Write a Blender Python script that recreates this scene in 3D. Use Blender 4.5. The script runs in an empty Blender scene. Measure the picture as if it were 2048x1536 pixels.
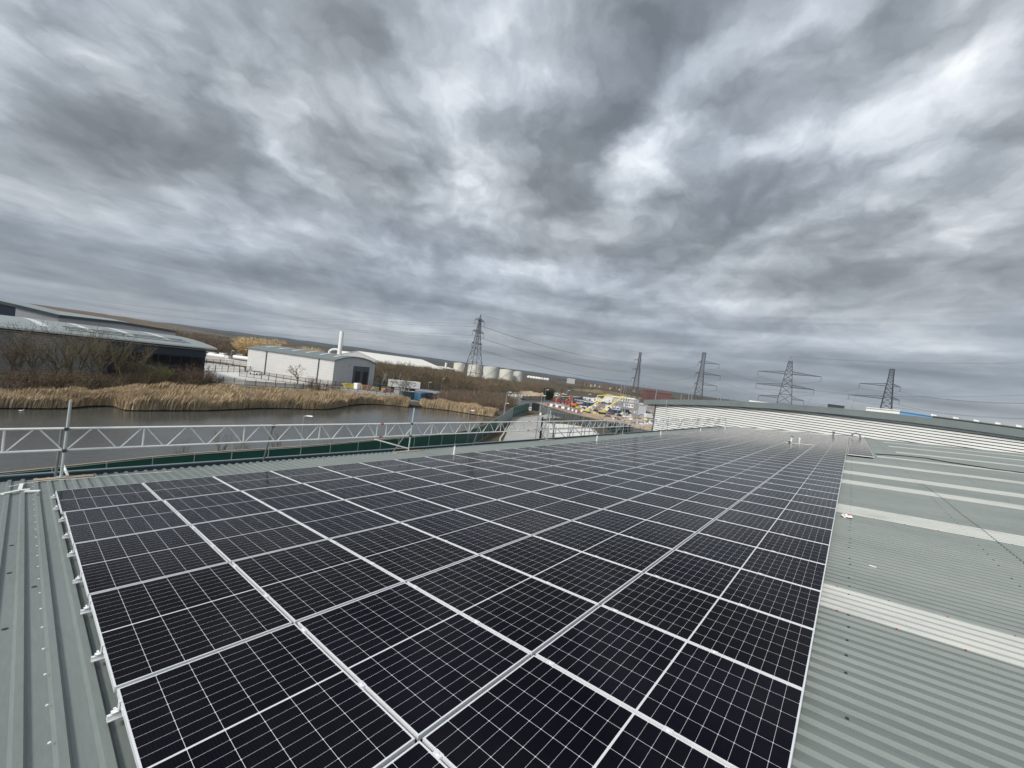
import bpy, math, random
from mathutils import Vector, Matrix
R = math.radians
random.seed(7)
sc = bpy.context.scene
COL = sc.collection

# ------------------------------------------------------------------ camera
CAMP = Vector((-0.4908, -10.4844, 14.0))
RIGHT = Vector((0.63991, -0.75719, 0.13107))
DOWN = Vector((0.06197, -0.11917, -0.99094))
FWD = Vector((0.76595, 0.64223, -0.02934))
cd = bpy.data.cameras.new("camera")
cam = bpy.data.objects.new("camera", cd)
COL.objects.link(cam)
m3 = Matrix((RIGHT, -DOWN, -FWD)).transposed()
cam.matrix_world = Matrix.Translation(CAMP) @ m3.to_4x4()
cd.sensor_width = 36.0
cd.lens = 14.334
cd.clip_start = 0.05
cd.clip_end = 30000
sc.camera = cam

# ------------------------------------------------------------------ world: Nishita sky behind a procedural stratocumulus deck
SUN_EL, SUN_AZ = 40.0, 182.0          # azimuth measured from +X towards +Y
world = bpy.data.worlds.new("World")
sc.world = world
world.use_nodes = True
nt = world.node_tree
for n in list(nt.nodes): nt.nodes.remove(n)
def N(t, **k):
    n = nt.nodes.new(t)
    for a, b in k.items(): setattr(n, a, b)
    return n
def L(a, b): nt.links.new(a, b)
def wmath(op, a, b=None, c=None, clamp=False):
    n = N('ShaderNodeMath', operation=op); n.use_clamp = clamp
    for i, v in enumerate((a, b, c)):
        if v is None: continue
        if isinstance(v, (int, float)): n.inputs[i].default_value = v
        else: L(v, n.inputs[i])
    return n.outputs[0]
tc = N('ShaderNodeTexCoord')
sep = N('ShaderNodeSeparateXYZ'); L(tc.outputs['Generated'], sep.inputs[0])
zz = wmath('ADD', wmath('MAXIMUM', sep.outputs[2], 0.0), 0.30)
qx = wmath('DIVIDE', sep.outputs[0], zz); qy = wmath('DIVIDE', sep.outputs[1], zz)
comb = N('ShaderNodeCombineXYZ'); L(qx, comb.inputs[0]); L(qy, comb.inputs[1])
Q = comb.outputs[0]
# domain warp so that the cloud masses get ragged edges
def wnoise(vec, scale, detail, rough, dist=0.0):
    n = N('ShaderNodeTexNoise'); n.inputs['Scale'].default_value = scale
    n.inputs['Detail'].default_value = detail; n.inputs['Roughness'].default_value = rough
    n.inputs['Distortion'].default_value = dist
    L(vec, n.inputs['Vector']); return n
wn = wnoise(Q, 3.4, 6, 0.6)
sub = N('ShaderNodeVectorMath', operation='SUBTRACT'); L(wn.outputs['Color'], sub.inputs[0]); sub.inputs[1].default_value = (.5, .5, .5)
scl = N('ShaderNodeVectorMath', operation='SCALE'); L(sub.outputs[0], scl.inputs[0]); scl.inputs['Scale'].default_value = 0.22
addv = N('ShaderNodeVectorMath', operation='ADD'); L(Q, addv.inputs[0]); L(scl.outputs[0], addv.inputs[1])
flat = N('ShaderNodeVectorMath', operation='MULTIPLY'); L(addv.outputs[0], flat.inputs[0]); flat.inputs[1].default_value = (1, 1, 0)
QW = flat.outputs[0]
mapn = N('ShaderNodeMapping', vector_type='TEXTURE')       # stretch along the cloud streets
mapn.inputs['Rotation'].default_value = (0, 0, R(34.7)); mapn.inputs['Scale'].default_value = (1.15, 1.0, 1.0)
L(QW, mapn.inputs['Vector'])
n1 = wnoise(mapn.outputs[0], 2.6, 9, 0.50, 0.15)
offv = N('ShaderNodeVectorMath', operation='ADD'); L(mapn.outputs[0], offv.inputs[0]); offv.inputs[1].default_value = (-0.05, 0.03, 0)
n1b = wnoise(offv.outputs[0], 2.6, 9, 0.50, 0.15)
n2 = wnoise(mapn.outputs[0], 6.5, 6, 0.5, 0.0)
v = wmath('MULTIPLY_ADD', wmath('SUBTRACT', n1.outputs['Fac'], 0.5), wmath('MULTIPLY_ADD', wmath('MULTIPLY', sep.outputs[2], 3.0, clamp=True), 0.80, 0.35), 0.462)
high = wmath('MULTIPLY', sep.outputs[2], 2.6, clamp=True)   # billows read overhead and merge into layers far away
v = wmath('ADD', v, wmath('MULTIPLY', wmath('MULTIPLY_ADD', wmath('ABSOLUTE', wmath('SUBTRACT', n2.outputs['Fac'], 0.5)), 1.0, -0.08), high))
v = wmath('ADD', v, wmath('MULTIPLY', wmath('SUBTRACT', n1.outputs['Fac'], n1b.outputs['Fac']), wmath('MULTIPLY_ADD', high, 1.0, 0.25)))
layer = N('ShaderNodeMapping'); layer.inputs['Scale'].default_value = (0.9, 0.9, 15.0); L(tc.outputs['Generated'], layer.inputs['Vector'])
n3 = wnoise(layer.outputs[0], 1.3, 6, 0.50, 0.35)          # flat layered bands low over the horizon
low = wmath('POWER', wmath('SUBTRACT', 1.0, wmath('MAXIMUM', sep.outputs[2], 0.0)), 5.0)
v = wmath('ADD', v, wmath('MULTIPLY', wmath('MULTIPLY_ADD', n3.outputs['Fac'], 2.7, -1.43), low))
BLOBS = [(0.816,0.471,0.787,0.243,0.08,-0.26),(1.094,0.149,1.557,0.097,0.038,0.2),(0.997,0.492,0.826,0.177,0.056,0.12),(-0.049,1.553,2.189,0.208,0.138,0.22),(0.595,0.756,0.951,0.238,0.099,0.24),(0.818,0.918,0.882,0.446,0.116,0.22),(0.96,0.429,0.899,0.24,0.081,0.26),(0.861,0.185,1.293,0.085,0.055,0.24),(1.056,-0.056,-2.564,0.104,0.098,0.3),(1.272,-0.08,0.851,0.136,0.063,0.22),(1.515,-0.164,-3.008,0.082,0.054,0.24),(0.428,1.924,2.892,0.48,0.136,0.12),(0.523,1.357,2.731,0.119,0.1,0.15),(1.41,1.108,2.16,0.24,0.092,0.25),(1.902,0.414,1.914,0.336,0.069,0.25),(2.514,0.856,1.746,0.653,0.115,0.2),(0.125,1.215,2.868,0.084,0.077,0.1),(1.159,0.035,-2.401,0.108,0.088,0.18),(0.718,0.568,-2.668,0.07,0.066,0.15),(-0.037,1.316,2.338,0.098,0.042,-0.12),(0.069,1.604,-2.384,0.15,0.136,-0.3),(0.34,0.916,2.674,0.133,0.096,-0.25),(0.348,1.527,-3.096,0.259,0.105,-0.25),(0.479,1.046,2.966,0.151,0.102,-0.12),(0.996,0.735,2.667,0.2,0.16,-0.3),(0.915,0.26,1.083,0.15,0.067,-0.28),(1.253,0.314,1.702,0.244,0.125,-0.34),(1.423,-0.057,0.975,0.171,0.059,-0.2),(1.016,1.26,2.361,0.304,0.101,-0.22),(0.398,2.884,-3.068,0.597,0.169,-0.25),(1.756,0.062,1.69,0.328,0.111,-0.22),(0.674,0.41,2.302,0.112,0.042,-0.2),(0.886,0.038,2.443,0.064,0.048,-0.22),(1.238,-0.161,-2.996,0.063,0.055,-0.25),(1.4,0.715,1.935,0.271,0.096,-0.15),(0.986,1.935,2.624,0.673,0.111,-0.15),(0.721,0.758,2.56,0.111,0.075,-0.15),(0.193,2.047,3.047,0.2,0.097,0.1)]
for (bx, by, th, sa, sb, amp) in BLOBS:                    # where the deck is thin (bright) or thick (dark)
    mp = N('ShaderNodeMapping', vector_type='TEXTURE')
    mp.inputs['Location'].default_value = (bx, by, 0); mp.inputs['Rotation'].default_value = (0, 0, th)
    mp.inputs['Scale'].default_value = (sa, sb, 1); L(QW, mp.inputs['Vector'])
    dt = N('ShaderNodeVectorMath', operation='DOT_PRODUCT'); L(mp.outputs[0], dt.inputs[0]); L(mp.outputs[0], dt.inputs[1])
    e = wmath('EXPONENT', wmath('MULTIPLY', dt.outputs['Value'], -0.9))
    v = wmath('MULTIPLY_ADD', e, amp * 1.2, v)
v = wmath('MULTIPLY_ADD', v, 0.84, 0.085)
ramp = N('ShaderNodeValToRGB'); L(v, ramp.inputs[0])
els = ramp.color_ramp.elements
els[0].position = 0.0; els[0].color = (0.145, 0.163, 0.182, 1)
els[1].position = 1.0; els[1].color = (0.80, 0.825, 0.85, 1)
for p_, c_ in ((0.22, (0.198, 0.220, 0.245, 1)), (0.42, (0.292, 0.320, 0.355, 1)), (0.62, (0.428, 0.462, 0.505, 1)), (0.82, (0.63, 0.660, 0.70, 1))):
    e = els.new(p_); e.color = c_
# light from the hidden sun through the thin deck behind the camera
dsun = N('ShaderNodeVectorMath', operation='DOT_PRODUCT'); L(tc.outputs['Generated'], dsun.inputs[0])
dsun.inputs[1].default_value = (math.cos(R(SUN_EL)) * math.cos(R(SUN_AZ)), math.cos(R(SUN_EL)) * math.sin(R(SUN_AZ)), math.sin(R(SUN_EL)))
glow = wmath('POWER', wmath('MAXIMUM', dsun.outputs['Value'], 0.0), 3.0)
gl = wmath('MULTIPLY_ADD', glow, 1.5, 1.0)
# horizon stays a little darker and bluer
hz = wmath('POWER', wmath('SUBTRACT', 1.0, wmath('MAXIMUM', sep.outputs[2], 0.0)), 10.0)
mixh = N('ShaderNodeMixRGB'); L(wmath('MULTIPLY', hz, 0.62), mixh.inputs[0]); L(ramp.outputs[0], mixh.inputs[1]); mixh.inputs[2].default_value = (0.125, 0.152, 0.190, 1)
tn = wnoise(Q, 0.9, 3, 0.5); tr_n = N('ShaderNodeValToRGB'); L(tn.outputs['Fac'], tr_n.inputs[0])
tr_n.color_ramp.elements[0].position = .38; tr_n.color_ramp.elements[0].color = (0.955, 0.99, 1.025, 1)
tr_n.color_ramp.elements[1].position = .62; tr_n.color_ramp.elements[1].color = (1.02, 1.005, 0.98, 1)
tint = N('ShaderNodeVectorMath', operation='MULTIPLY'); L(mixh.outputs[0], tint.inputs[0]); L(tr_n.outputs[0], tint.inputs[1])
hsv = N('ShaderNodeVectorMath', operation='SCALE'); L(tint.outputs[0], hsv.inputs[0]); L(gl, hsv.inputs['Scale'])
bgc = N('ShaderNodeBackground'); L(hsv.outputs[0], bgc.inputs[0]); bgc.inputs[1].default_value = 1.0
sky = N('ShaderNodeTexSky', sky_type='NISHITA'); sky.sun_disc = False
sky.sun_elevation = R(SUN_EL); sky.sun_rotation = R(90 - SUN_AZ)
bgs = N('ShaderNodeBackground'); L(sky.outputs[0], bgs.inputs[0]); bgs.inputs[1].default_value = 0.06
mx = N('ShaderNodeMixShader'); mx.inputs[0].default_value = 0.94
L(bgs.outputs[0], mx.inputs[1]); L(bgc.outputs[0], mx.inputs[2])
wo = N('ShaderNodeOutputWorld'); L(mx.outputs[0], wo.inputs[0])

sd = bpy.data.lights.new("sun", 'SUN'); sd.energy = 2.3; sd.angle = R(10); sd.color = (1.0, 0.95, 0.87)
sun = bpy.data.objects.new("sun", sd); COL.objects.link(sun)
sun.rotation_euler = (R(90 - SUN_EL), 0, R(SUN_AZ + 90))
sc.view_settings.view_transform = 'Standard'; sc.view_settings.look = 'None'
sc.view_settings.gamma = 1.0; sc.view_settings.use_curve_mapping = False
sc.view_settings.exposure = 0.42
sc.cycles.max_bounces = 6; sc.cycles.diffuse_bounces = 3; sc.cycles.glossy_bounces = 3
sc.cycles.transparent_max_bounces = 6

# ------------------------------------------------------------------ material helpers
def mat(name, col, rough=0.6, metal=0.0, var=0.0, vscale=3.0, bump=0.0, bscale=20.0, spec=0.5, ior=None, stretch=None, rvar=0.0, obj=True):
    m = bpy.data.materials.new(name); m.use_nodes = True
    t = m.node_tree; b = t.nodes['Principled BSDF']
    b.inputs['Roughness'].default_value = rough; b.inputs['Metallic'].default_value = metal
    b.inputs['Specular IOR Level'].default_value = spec
    b.inputs['Base Color'].default_value = (*col, 1)
    if ior: b.inputs['IOR'].default_value = ior
    tcn = t.nodes.new('ShaderNodeTexCoord')
    out = None
    src = tcn.outputs['Object']
    if stretch:
        mp = t.nodes.new('ShaderNodeMapping'); mp.inputs['Scale'].default_value = stretch
        t.links.new(src, mp.inputs[0]); src = mp.outputs[0]
    if var:
        n = t.nodes.new('ShaderNodeTexNoise'); n.inputs['Scale'].default_value = vscale; n.inputs['Detail'].default_value = 6
        n.inputs['Roughness'].default_value = 0.6
        t.links.new(src, n.inputs['Vector'])
        r = t.nodes.new('ShaderNodeMapRange'); r.inputs[1].default_value = 0.3; r.inputs[2].default_value = 0.7
        r.inputs[3].default_value = 1 - var; r.inputs[4].default_value = 1 + var
        t.links.new(n.outputs['Fac'], r.inputs[0])
        s = t.nodes.new('ShaderNodeVectorMath'); s.operation = 'SCALE'; s.inputs[0].default_value = col
        t.links.new(r.outputs[0], s.inputs['Scale']); out = s.outputs[0]
    if rvar:
        oi = t.nodes.new('ShaderNodeObjectInfo')
        r = t.nodes.new('ShaderNodeMapRange'); r.inputs[3].default_value = 1 - rvar; r.inputs[4].default_value = 1 + rvar
        t.links.new(oi.outputs['Random'], r.inputs[0])
        s = t.nodes.new('ShaderNodeVectorMath'); s.operation = 'SCALE'
        if out: t.links.new(out, s.inputs[0])
        else: s.inputs[0].default_value = col
        t.links.new(r.outputs[0], s.inputs['Scale']); out = s.outputs[0]
    if out: t.links.new(out, b.inputs['Base Color'])
    if bump:
        n = t.nodes.new('ShaderNodeTexNoise'); n.inputs['Scale'].default_value = bscale; n.inputs['Detail'].default_value = 4
        t.links.new(src, n.inputs['Vector'])
        bp = t.nodes.new('ShaderNodeBump'); bp.inputs['Strength'].default_value = bump; bp.inputs['Distance'].default_value = 0.05
        t.links.new(n.outputs['Fac'], bp.inputs['Height']); t.links.new(bp.outputs[0], b.inputs['Normal'])
    return m

class G:                                                    # little node-graph helper for the richer materials
    def __init__(s, name):
        s.m = bpy.data.materials.new(name); s.m.use_nodes = True; s.t = s.m.node_tree; s.b = s.t.nodes['Principled BSDF']
        s.tc = s.t.nodes.new('ShaderNodeTexCoord')
    def link(s, a, b): s.t.links.new(a, b)
    def m_(s, op, a, b=None, c=None, clamp=False):
        n = s.t.nodes.new('ShaderNodeMath'); n.operation = op; n.use_clamp = clamp
        for i, v in enumerate((a, b, c)):
            if v is None: continue
            if isinstance(v, (int, float)): n.inputs[i].default_value = v
            else: s.link(v, n.inputs[i])
        return n.outputs[0]
    def xyz(s, src=None):
        n = s.t.nodes.new('ShaderNodeSeparateXYZ'); s.link(src or s.tc.outputs['Object'], n.inputs[0]); return n.outputs
    def noise(s, scale, detail=5, rough=0.55, stretch=None, src=None, dist=0.0):
        n = s.t.nodes.new('ShaderNodeTexNoise'); n.inputs['Scale'].default_value = scale; n.inputs['Detail'].default_value = detail
        n.inputs['Roughness'].default_value = rough; n.inputs['Distortion'].default_value = dist
        v = src or s.tc.outputs['Object']
        if stretch:
            mp = s.t.nodes.new('ShaderNodeMapping'); mp.inputs['Scale'].default_value = stretch; s.link(v, mp.inputs[0]); v = mp.outputs[0]
        s.link(v, n.inputs['Vector']); return n.outputs['Fac']
    def ramp(s, fac, stops):
        n = s.t.nodes.new('ShaderNodeValToRGB'); s.link(fac, n.inputs[0]); e = n.color_ramp.elements
        e[0].position, e[0].color = stops[0][0], (*stops[0][1], 1); e[1].position, e[1].color = stops[-1][0], (*stops[-1][1], 1)
        for p_, c_ in stops[1:-1]:
            k = e.new(p_); k.color = (*c_, 1)
        return n.outputs[0]
    def mix(s, f, a, b):
        n = s.t.nodes.new('ShaderNodeMixRGB')
        for i, v in enumerate((f, a, b)):
            if isinstance(v, (int, float)): n.inputs[i].default_value = v
            elif isinstance(v, tuple): n.inputs[i].default_value = (*v, 1)
            else: s.link(v, n.inputs[i])
        return n.outputs[0]
    def scale(s, c, f):
        n = s.t.nodes.new('ShaderNodeVectorMath'); n.operation = 'SCALE'
        if isinstance(c, tuple): n.inputs[0].default_value = c
        else: s.link(c, n.inputs[0])
        if isinstance(f, (int, float)): n.inputs['Scale'].default_value = f
        else: s.link(f, n.inputs['Scale'])
        return n.outputs[0]
    def out(s, col=None, rough=None, bump=None, bstr=0.3, bdist=0.02):
        if col is not None: s.link(col, s.b.inputs['Base Color'])
        if rough is not None:
            if isinstance(rough, (int, float)): s.b.inputs['Roughness'].default_value = rough
            else: s.link(rough, s.b.inputs['Roughness'])
        if bump is not None:
            n = s.t.nodes.new('ShaderNodeBump'); n.inputs['Strength'].default_value = bstr; n.inputs['Distance'].default_value = bdist
            s.link(bump, n.inputs['Height']); s.link(n.outputs[0], s.b.inputs['Normal'])
        return s.m

# ------------------------------------------------------------------ mesh helpers
class MB:
    def __init__(s): s.v = []; s.f = []; s.mi = []; s.k = 0
    def face(s, pts, flip=False):
        i = len(s.v); s.v += [tuple(p) for p in pts]; idx = list(range(i, i + len(pts)))
        s.f.append(idx[::-1] if flip else idx); s.mi.append(s.k)
    def box(s, x0, x1, y0, y1, z0, z1):
        s.hexa([(x0,y0,z0),(x1,y0,z0),(x1,y1,z0),(x0,y1,z0),(x0,y0,z1),(x1,y0,z1),(x1,y1,z1),(x0,y1,z1)])
    def hexa(s, p):
        i = len(s.v); s.v += [tuple(q) for q in p]
        for q in ((0,3,2,1),(4,5,6,7),(0,1,5,4),(1,2,6,5),(2,3,7,6),(3,0,4,7)):
            s.f.append([i + a for a in q]); s.mi.append(s.k)
    def obox(s, c, ux, uy, uz, a, b, h):                    # oriented box, half sizes a,b,h
        c = Vector(c); X = Vector(ux) * a; Y = Vector(uy) * b; Z = Vector(uz) * h
        s.hexa([c-X-Y-Z, c+X-Y-Z, c+X+Y-Z, c-X+Y-Z, c-X-Y+Z, c+X-Y+Z, c+X+Y+Z, c-X+Y+Z])
    def tube(s, a, b, r, r2=None, n=8, caps=True):
        a = Vector(a); b = Vector(b); d = b - a
        if d.length < 1e-6: return
        d.normalize(); up = Vector((0,0,1)) if abs(d.z) < .95 else Vector((1,0,0))
        x = d.cross(up).normalized(); y = d.cross(x); r2 = r if r2 is None else r2
        i = len(s.v)
        for c, rr in ((a, r), (b, r2)):
            for k in range(n):
                t = 2 * math.pi * k / n; s.v.append(tuple(c + x * (rr * math.cos(t)) + y * (rr * math.sin(t))))
        for k in range(n):
            j = (k + 1) % n; s.f.append([i+k, i+n+k, i+n+j, i+j]); s.mi.append(s.k)
        if caps:
            s.f.append([i + k for k in range(n)]); s.mi.append(s.k)
            s.f.append([i + n + k for k in range(n)][::-1]); s.mi.append(s.k)
    def path(s, pts, r, n=6):
        for a, b in zip(pts, pts[1:]): s.tube(a, b, r, n=n)
    def cyl(s, c, r, z0, z1, n=24, r2=None): s.tube((c[0], c[1], z0), (c[0], c[1], z1), r, r2, n)
    def ball(s, c, r, seg=8, rings=5, sq=(1,1,1), jit=0.0):
        i = len(s.v)
        for a in range(rings + 1):
            p = math.pi * a / rings
            for k in range(seg):
                t = 2 * math.pi * k / seg; q = r * (1 + random.uniform(-jit, jit))
                s.v.append((c[0] + sq[0]*q*math.sin(p)*math.cos(t), c[1] + sq[1]*q*math.sin(p)*math.sin(t), c[2] + sq[2]*q*math.cos(p)))
        for a in range(rings):
            for k in range(seg):
                j = (k + 1) % seg; s.f.append([i+a*seg+k, i+(a+1)*seg+k, i+(a+1)*seg+j, i+a*seg+j]); s.mi.append(s.k)
    def build(s, name, mats, parent=None, smooth=False, local=False):
        me = bpy.data.meshes.new(name)
        o0 = Vector((0,0,0))
        if parent is not None and not local: o0 = parent.location
        me.from_pydata([tuple(Vector(v) - o0) for v in s.v], [], s.f)
        if not isinstance(mats, (list, tuple)): mats = [mats]
        for m in mats: me.materials.append(m)
        me.polygons.foreach_set('material_index', s.mi)
        if smooth: me.polygons.foreach_set('use_smooth', [True] * len(s.f))
        me.update()
        o = bpy.data.objects.new(name, me); COL.objects.link(o)
        if parent is not None: o.parent = parent
        return o

def tag(o, label=None, cat=None, group=None, kind=None):
    if label: o['label'] = label
    if cat: o['category'] = cat
    if group: o['group'] = group
    if kind: o['kind'] = kind
    return o
def thing(name, label, cat, loc=(0,0,0), group=None, rz=0.0):
    o = bpy.data.objects.new(name, None); COL.objects.link(o); o.empty_display_size = 0.2
    o.location = loc; o.rotation_euler = (0, 0, rz)
    return tag(o, label, cat, group)
def single(name, mb, mats, label, cat, group=None, smooth=False, loc=None):
    o = mb.build(name, mats, None, smooth); 
    return tag(o, label, cat, group)
def dup(o, loc=None, rot=None, scale=None, label=None, group=None, parent=None):
    c = o.copy(); COL.objects.link(c)
    if parent is not None: c.parent = parent
    if loc is not None: c.location = loc
    if rot is not None: c.rotation_euler = rot
    if scale is not None: c.scale = scale
    if label: c['label'] = label
    if group: c['group'] = group
    for ch in list(o.children): dup(ch, parent=c)
    return c
ORD = ['zeroth','first','second','third','fourth','fifth','sixth','seventh','eighth','ninth','tenth','eleventh','twelfth','thirteenth','fourteenth','fifteenth','sixteenth','seventeenth','eighteenth','nineteenth']
TENS = {2:'twent',3:'thirt',4:'fort',5:'fift'}
def ordw(n):
    if n < 20: return ORD[n]
    t, u = divmod(n, 10)
    return TENS[t] + ('ieth' if u == 0 else 'y-' + ORD[u])

# ------------------------------------------------------------------ our roof: shape
SL = R(6.0); KC = -0.0009
ZOFF = 10.871541
def rp(x, y, off=0.0):                                      # x along the eave, y down the slope (0 at the top edge of the array), off above the panel plane
    z = KC * y * y + off
    return Vector((x, y * math.cos(SL) + z * math.sin(SL), z * math.cos(SL) - y * math.sin(SL) + ZOFF))
def rtilt(y): return -(SL - 2 * KC * y) if False else math.atan2(-(math.sin(SL) - 2*KC*y*math.cos(SL)), math.cos(SL) + 2*KC*y*math.sin(SL))
PAN, CREST, PITCH = -0.152, -0.120, 0.172

M = {}
# roof paint: grey-green coated steel with chalky streaks running down the slope
g = G('coated_steel_roof')
a = g.noise(0.7, 6, 0.6, (1.0, 0.25, 1.0)); b = g.noise(14, 4, 0.6, (3.0, 0.35, 1.0)); c = g.noise(90, 3, 0.7)
f_ = g.m_('ADD', g.m_('MULTIPLY', a, 0.5), g.m_('ADD', g.m_('MULTIPLY', b, 0.3), g.m_('MULTIPLY', c, 0.2)))
colr = g.ramp(f_, [(0.34, (0.125, 0.147, 0.138)), (0.48, (0.165, 0.190, 0.180)), (0.56, (0.182, 0.205, 0.196)), (0.68, (0.215, 0.238, 0.226))])
g.b.inputs['Specular IOR Level'].default_value = 0.35
M['roof'] = g.out(colr, 0.55, c, 0.12, 0.004)
M['screw'] = mat('screw_cap', (0.03, 0.033, 0.035), 0.6)
M['redcap'] = mat('red_screw_cap', (0.35, 0.03, 0.03), 0.5)
# GRP rooflight
g = G('fibreglass_rooflight')
a = g.noise(1.2, 6, 0.65, (1.0, 0.6, 1.0)); b = g.noise(60, 3, 0.6); x = g.noise(5, 5, 0.7, (4.0, 0.3, 1.0))
f_ = g.m_('ADD', g.m_('MULTIPLY', a, 0.45), g.m_('ADD', g.m_('MULTIPLY', x, 0.4), g.m_('MULTIPLY', b, 0.15)))
colr = g.ramp(f_, [(0.30, (0.21, 0.20, 0.205)), (0.40, (0.31, 0.31, 0.295)), (0.50, (0.37, 0.385, 0.365)), (0.70, (0.44, 0.44, 0.39))])
M['grp'] = g.out(colr, 0.55, b, 0.2, 0.004)
M['grpedge'] = mat('rooflight_flange', (0.50, 0.43, 0.33), 0.6, var=0.2, vscale=5)
M['dkgrey'] = mat('dark_flashing', (0.055, 0.075, 0.085), 0.45)
M['fascia'] = mat('grey_green_flashing', (0.15, 0.178, 0.178), 0.5, var=0.12, vscale=0.6)
M['white'] = mat('white_cladding', (0.66, 0.66, 0.63), 0.45, var=0.06, vscale=0.3)
M['galv'] = mat('galvanised_steel', (0.42, 0.44, 0.45), 0.45, 0.4, var=0.15, vscale=4)
M['galvd'] = mat('weathered_tube', (0.22, 0.24, 0.245), 0.5, 0.3, var=0.25, vscale=5)
M['alu'] = mat('white_scaffold_paint', (0.80, 0.80, 0.77), 0.4, 0.0, var=0.10, vscale=7)
M['tubepale'] = mat('pale_green_tube', (0.50, 0.55, 0.52), 0.4, 0.2, var=0.10, vscale=7)
M['coupler'] = mat('coupler_steel', (0.10, 0.10, 0.10), 0.5, 0.6)
M['board'] = mat('scaffold_board_timber', (0.42, 0.33, 0.24), 0.8, var=0.25, vscale=5, stretch=(0.6, 6, 6))
M['redband'] = mat('red_paint', (0.5, 0.10, 0.07), 0.5)
M['cable'] = mat('black_cable', (0.015, 0.016, 0.018), 0.5)

# ------------------------------------------------------------------ our warehouse
wh = thing('warehouse', 'our own warehouse under the camera, grey-green ribbed metal roof carrying the solar array', 'warehouse', (20, 0, 0))
X0, X1 = -16.0, 59.3
YE = 2.28                                                   # eave
ys = [YE, 1.2, 0] + [-1.6 * k for k in range(1, 40)]
def ribbed(x0, x1, y_list, lift=0.0, mb=None):
    mb = mb or MB()
    xs = []
    n0 = math.floor(x0 / PITCH); n1 = math.ceil(x1 / PITCH)
    for n in range(n0, n1):
        b0 = n * PITCH
        for dx, z in ((0.0, PAN), (0.095, PAN), (0.113, CREST), (0.154, CREST)):
            xx = b0 + dx
            if x0 <= xx <= x1: xs.append((xx, z + lift))
    i0 = len(mb.v); nx = len(xs)
    for yy in y_list:
        for xx, z in xs: mb.v.append(tuple(rp(xx, yy, z)))
    for r_ in range(len(y_list) - 1):
        for k in range(nx - 1):
            a_ = i0 + r_ * nx + k
            mb.f.append([a_, a_ + nx, a_ + nx + 1, a_ + 1]); mb.mi.append(mb.k)
    return mb
def screwspot(mb, x, y, r=0.011, h=0.008, off=CREST):
    c_ = rp(x, y, off + h); n_ = 6
    mb.face([rp(x + r*math.cos(t), y + r*math.sin(t), off + h) for t in [2*math.pi*k/n_ for k in range(n_)]])
    for k in range(n_):
        t, u = 2*math.pi*k/n_, 2*math.pi*(k+1)/n_
        mb.face([rp(x+r*math.cos(t), y+r*math.sin(t), off), rp(x+r*math.cos(u), y+r*math.sin(u), off), rp(x+r*math.cos(u), y+r*math.sin(u), off+h), rp(x+r*math.cos(t), y+r*math.sin(t), off+h)])
mb = ribbed(X0, X1, ys)
mb.k = 1
ribn = lambda n: n * PITCH + 0.1335
for yy in [1.9, 0.35] + [-10.75 - 1.85 * k for k in range(9)] + [-10.72 - 1.85*k for k in range(0)]:   # fixing rows along the purlins
    for n in range(math.floor(-2/PITCH), int(59/PITCH)):
        if yy < -10 and n * PITCH < 0.4: continue
        if n % 2 == 0 and random.random() < .85: screwspot(mb, ribn(n) + random.uniform(-.004, .004), yy + random.uniform(-.01, .01), 0.013)
for n, y0 in ((-4, -1.8), (-3, -2.6), (-3, -3.7), (-2, -4.3), (-3, -5.2), (-4, -6.4)):
    screwspot(mb, n * PITCH + .05, y0, 0.02, 0.006, PAN)
mb.k = 2
for k in range(26): screwspot(mb, -0.262, 1.7 - 0.42 * k, 0.008, 0.006)
mb.build('roof_sheet', [M['roof'], M['screw'], M['alu']], wh)
LIGHTS = [(5.60, 6.62, 0), (11.85, 13.05, 0), (17.3, 18.45, 0), (20.4, 21.6, 0), (25.7, 26.9, 0), (31.6, 32.7, -11.9), (38.0, 39.2, -13.1), (45.5, 46.7, -13.1), (52.6, 53.8, -13.1)]
for i, (a_, b_, y0) in enumerate(LIGHTS):
    n0 = round(a_ / PITCH); n1 = round(b_ / PITCH)
    ys2 = [(-9.6 if y0 == 0 else y0)] + [(-9.6 if y0 == 0 else y0) - 1.5 * k for k in range(1, 32)]
    mb = ribbed(n0 * PITCH - 0.04, n1 * PITCH + 0.155 - PITCH, ys2, 0.006)
    mb.k = 1
    e_ = n0 * PITCH - 0.04
    mb.hexa([rp(e_-.012, ys2[-1], CREST-.03), rp(e_+.006, ys2[-1], CREST-.03), rp(e_+.006, ys2[0], CREST-.03), rp(e_-.012, ys2[0], CREST-.03),
             rp(e_-.012, ys2[-1], CREST+.012), rp(e_+.006, ys2[-1], CREST+.012), rp(e_+.006, ys2[0], CREST+.012), rp(e_-.012, ys2[0], CREST+.012)])
    mb.k = 2
    for k in range(24 if i < 2 else 0):
        screwspot(mb, e_ + 0.02, ys2[0] - 1.05 + .0 - 0.5 * k, 0.010, 0.010)
        screwspot(mb, (n1 - 1) * PITCH + 0.14, ys2[0] - 1.03 - 0.5 * k, 0.010, 0.010)
    mb.build('rooflight', [M['grp'], M['grpedge'], M['redcap']], wh)
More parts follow.
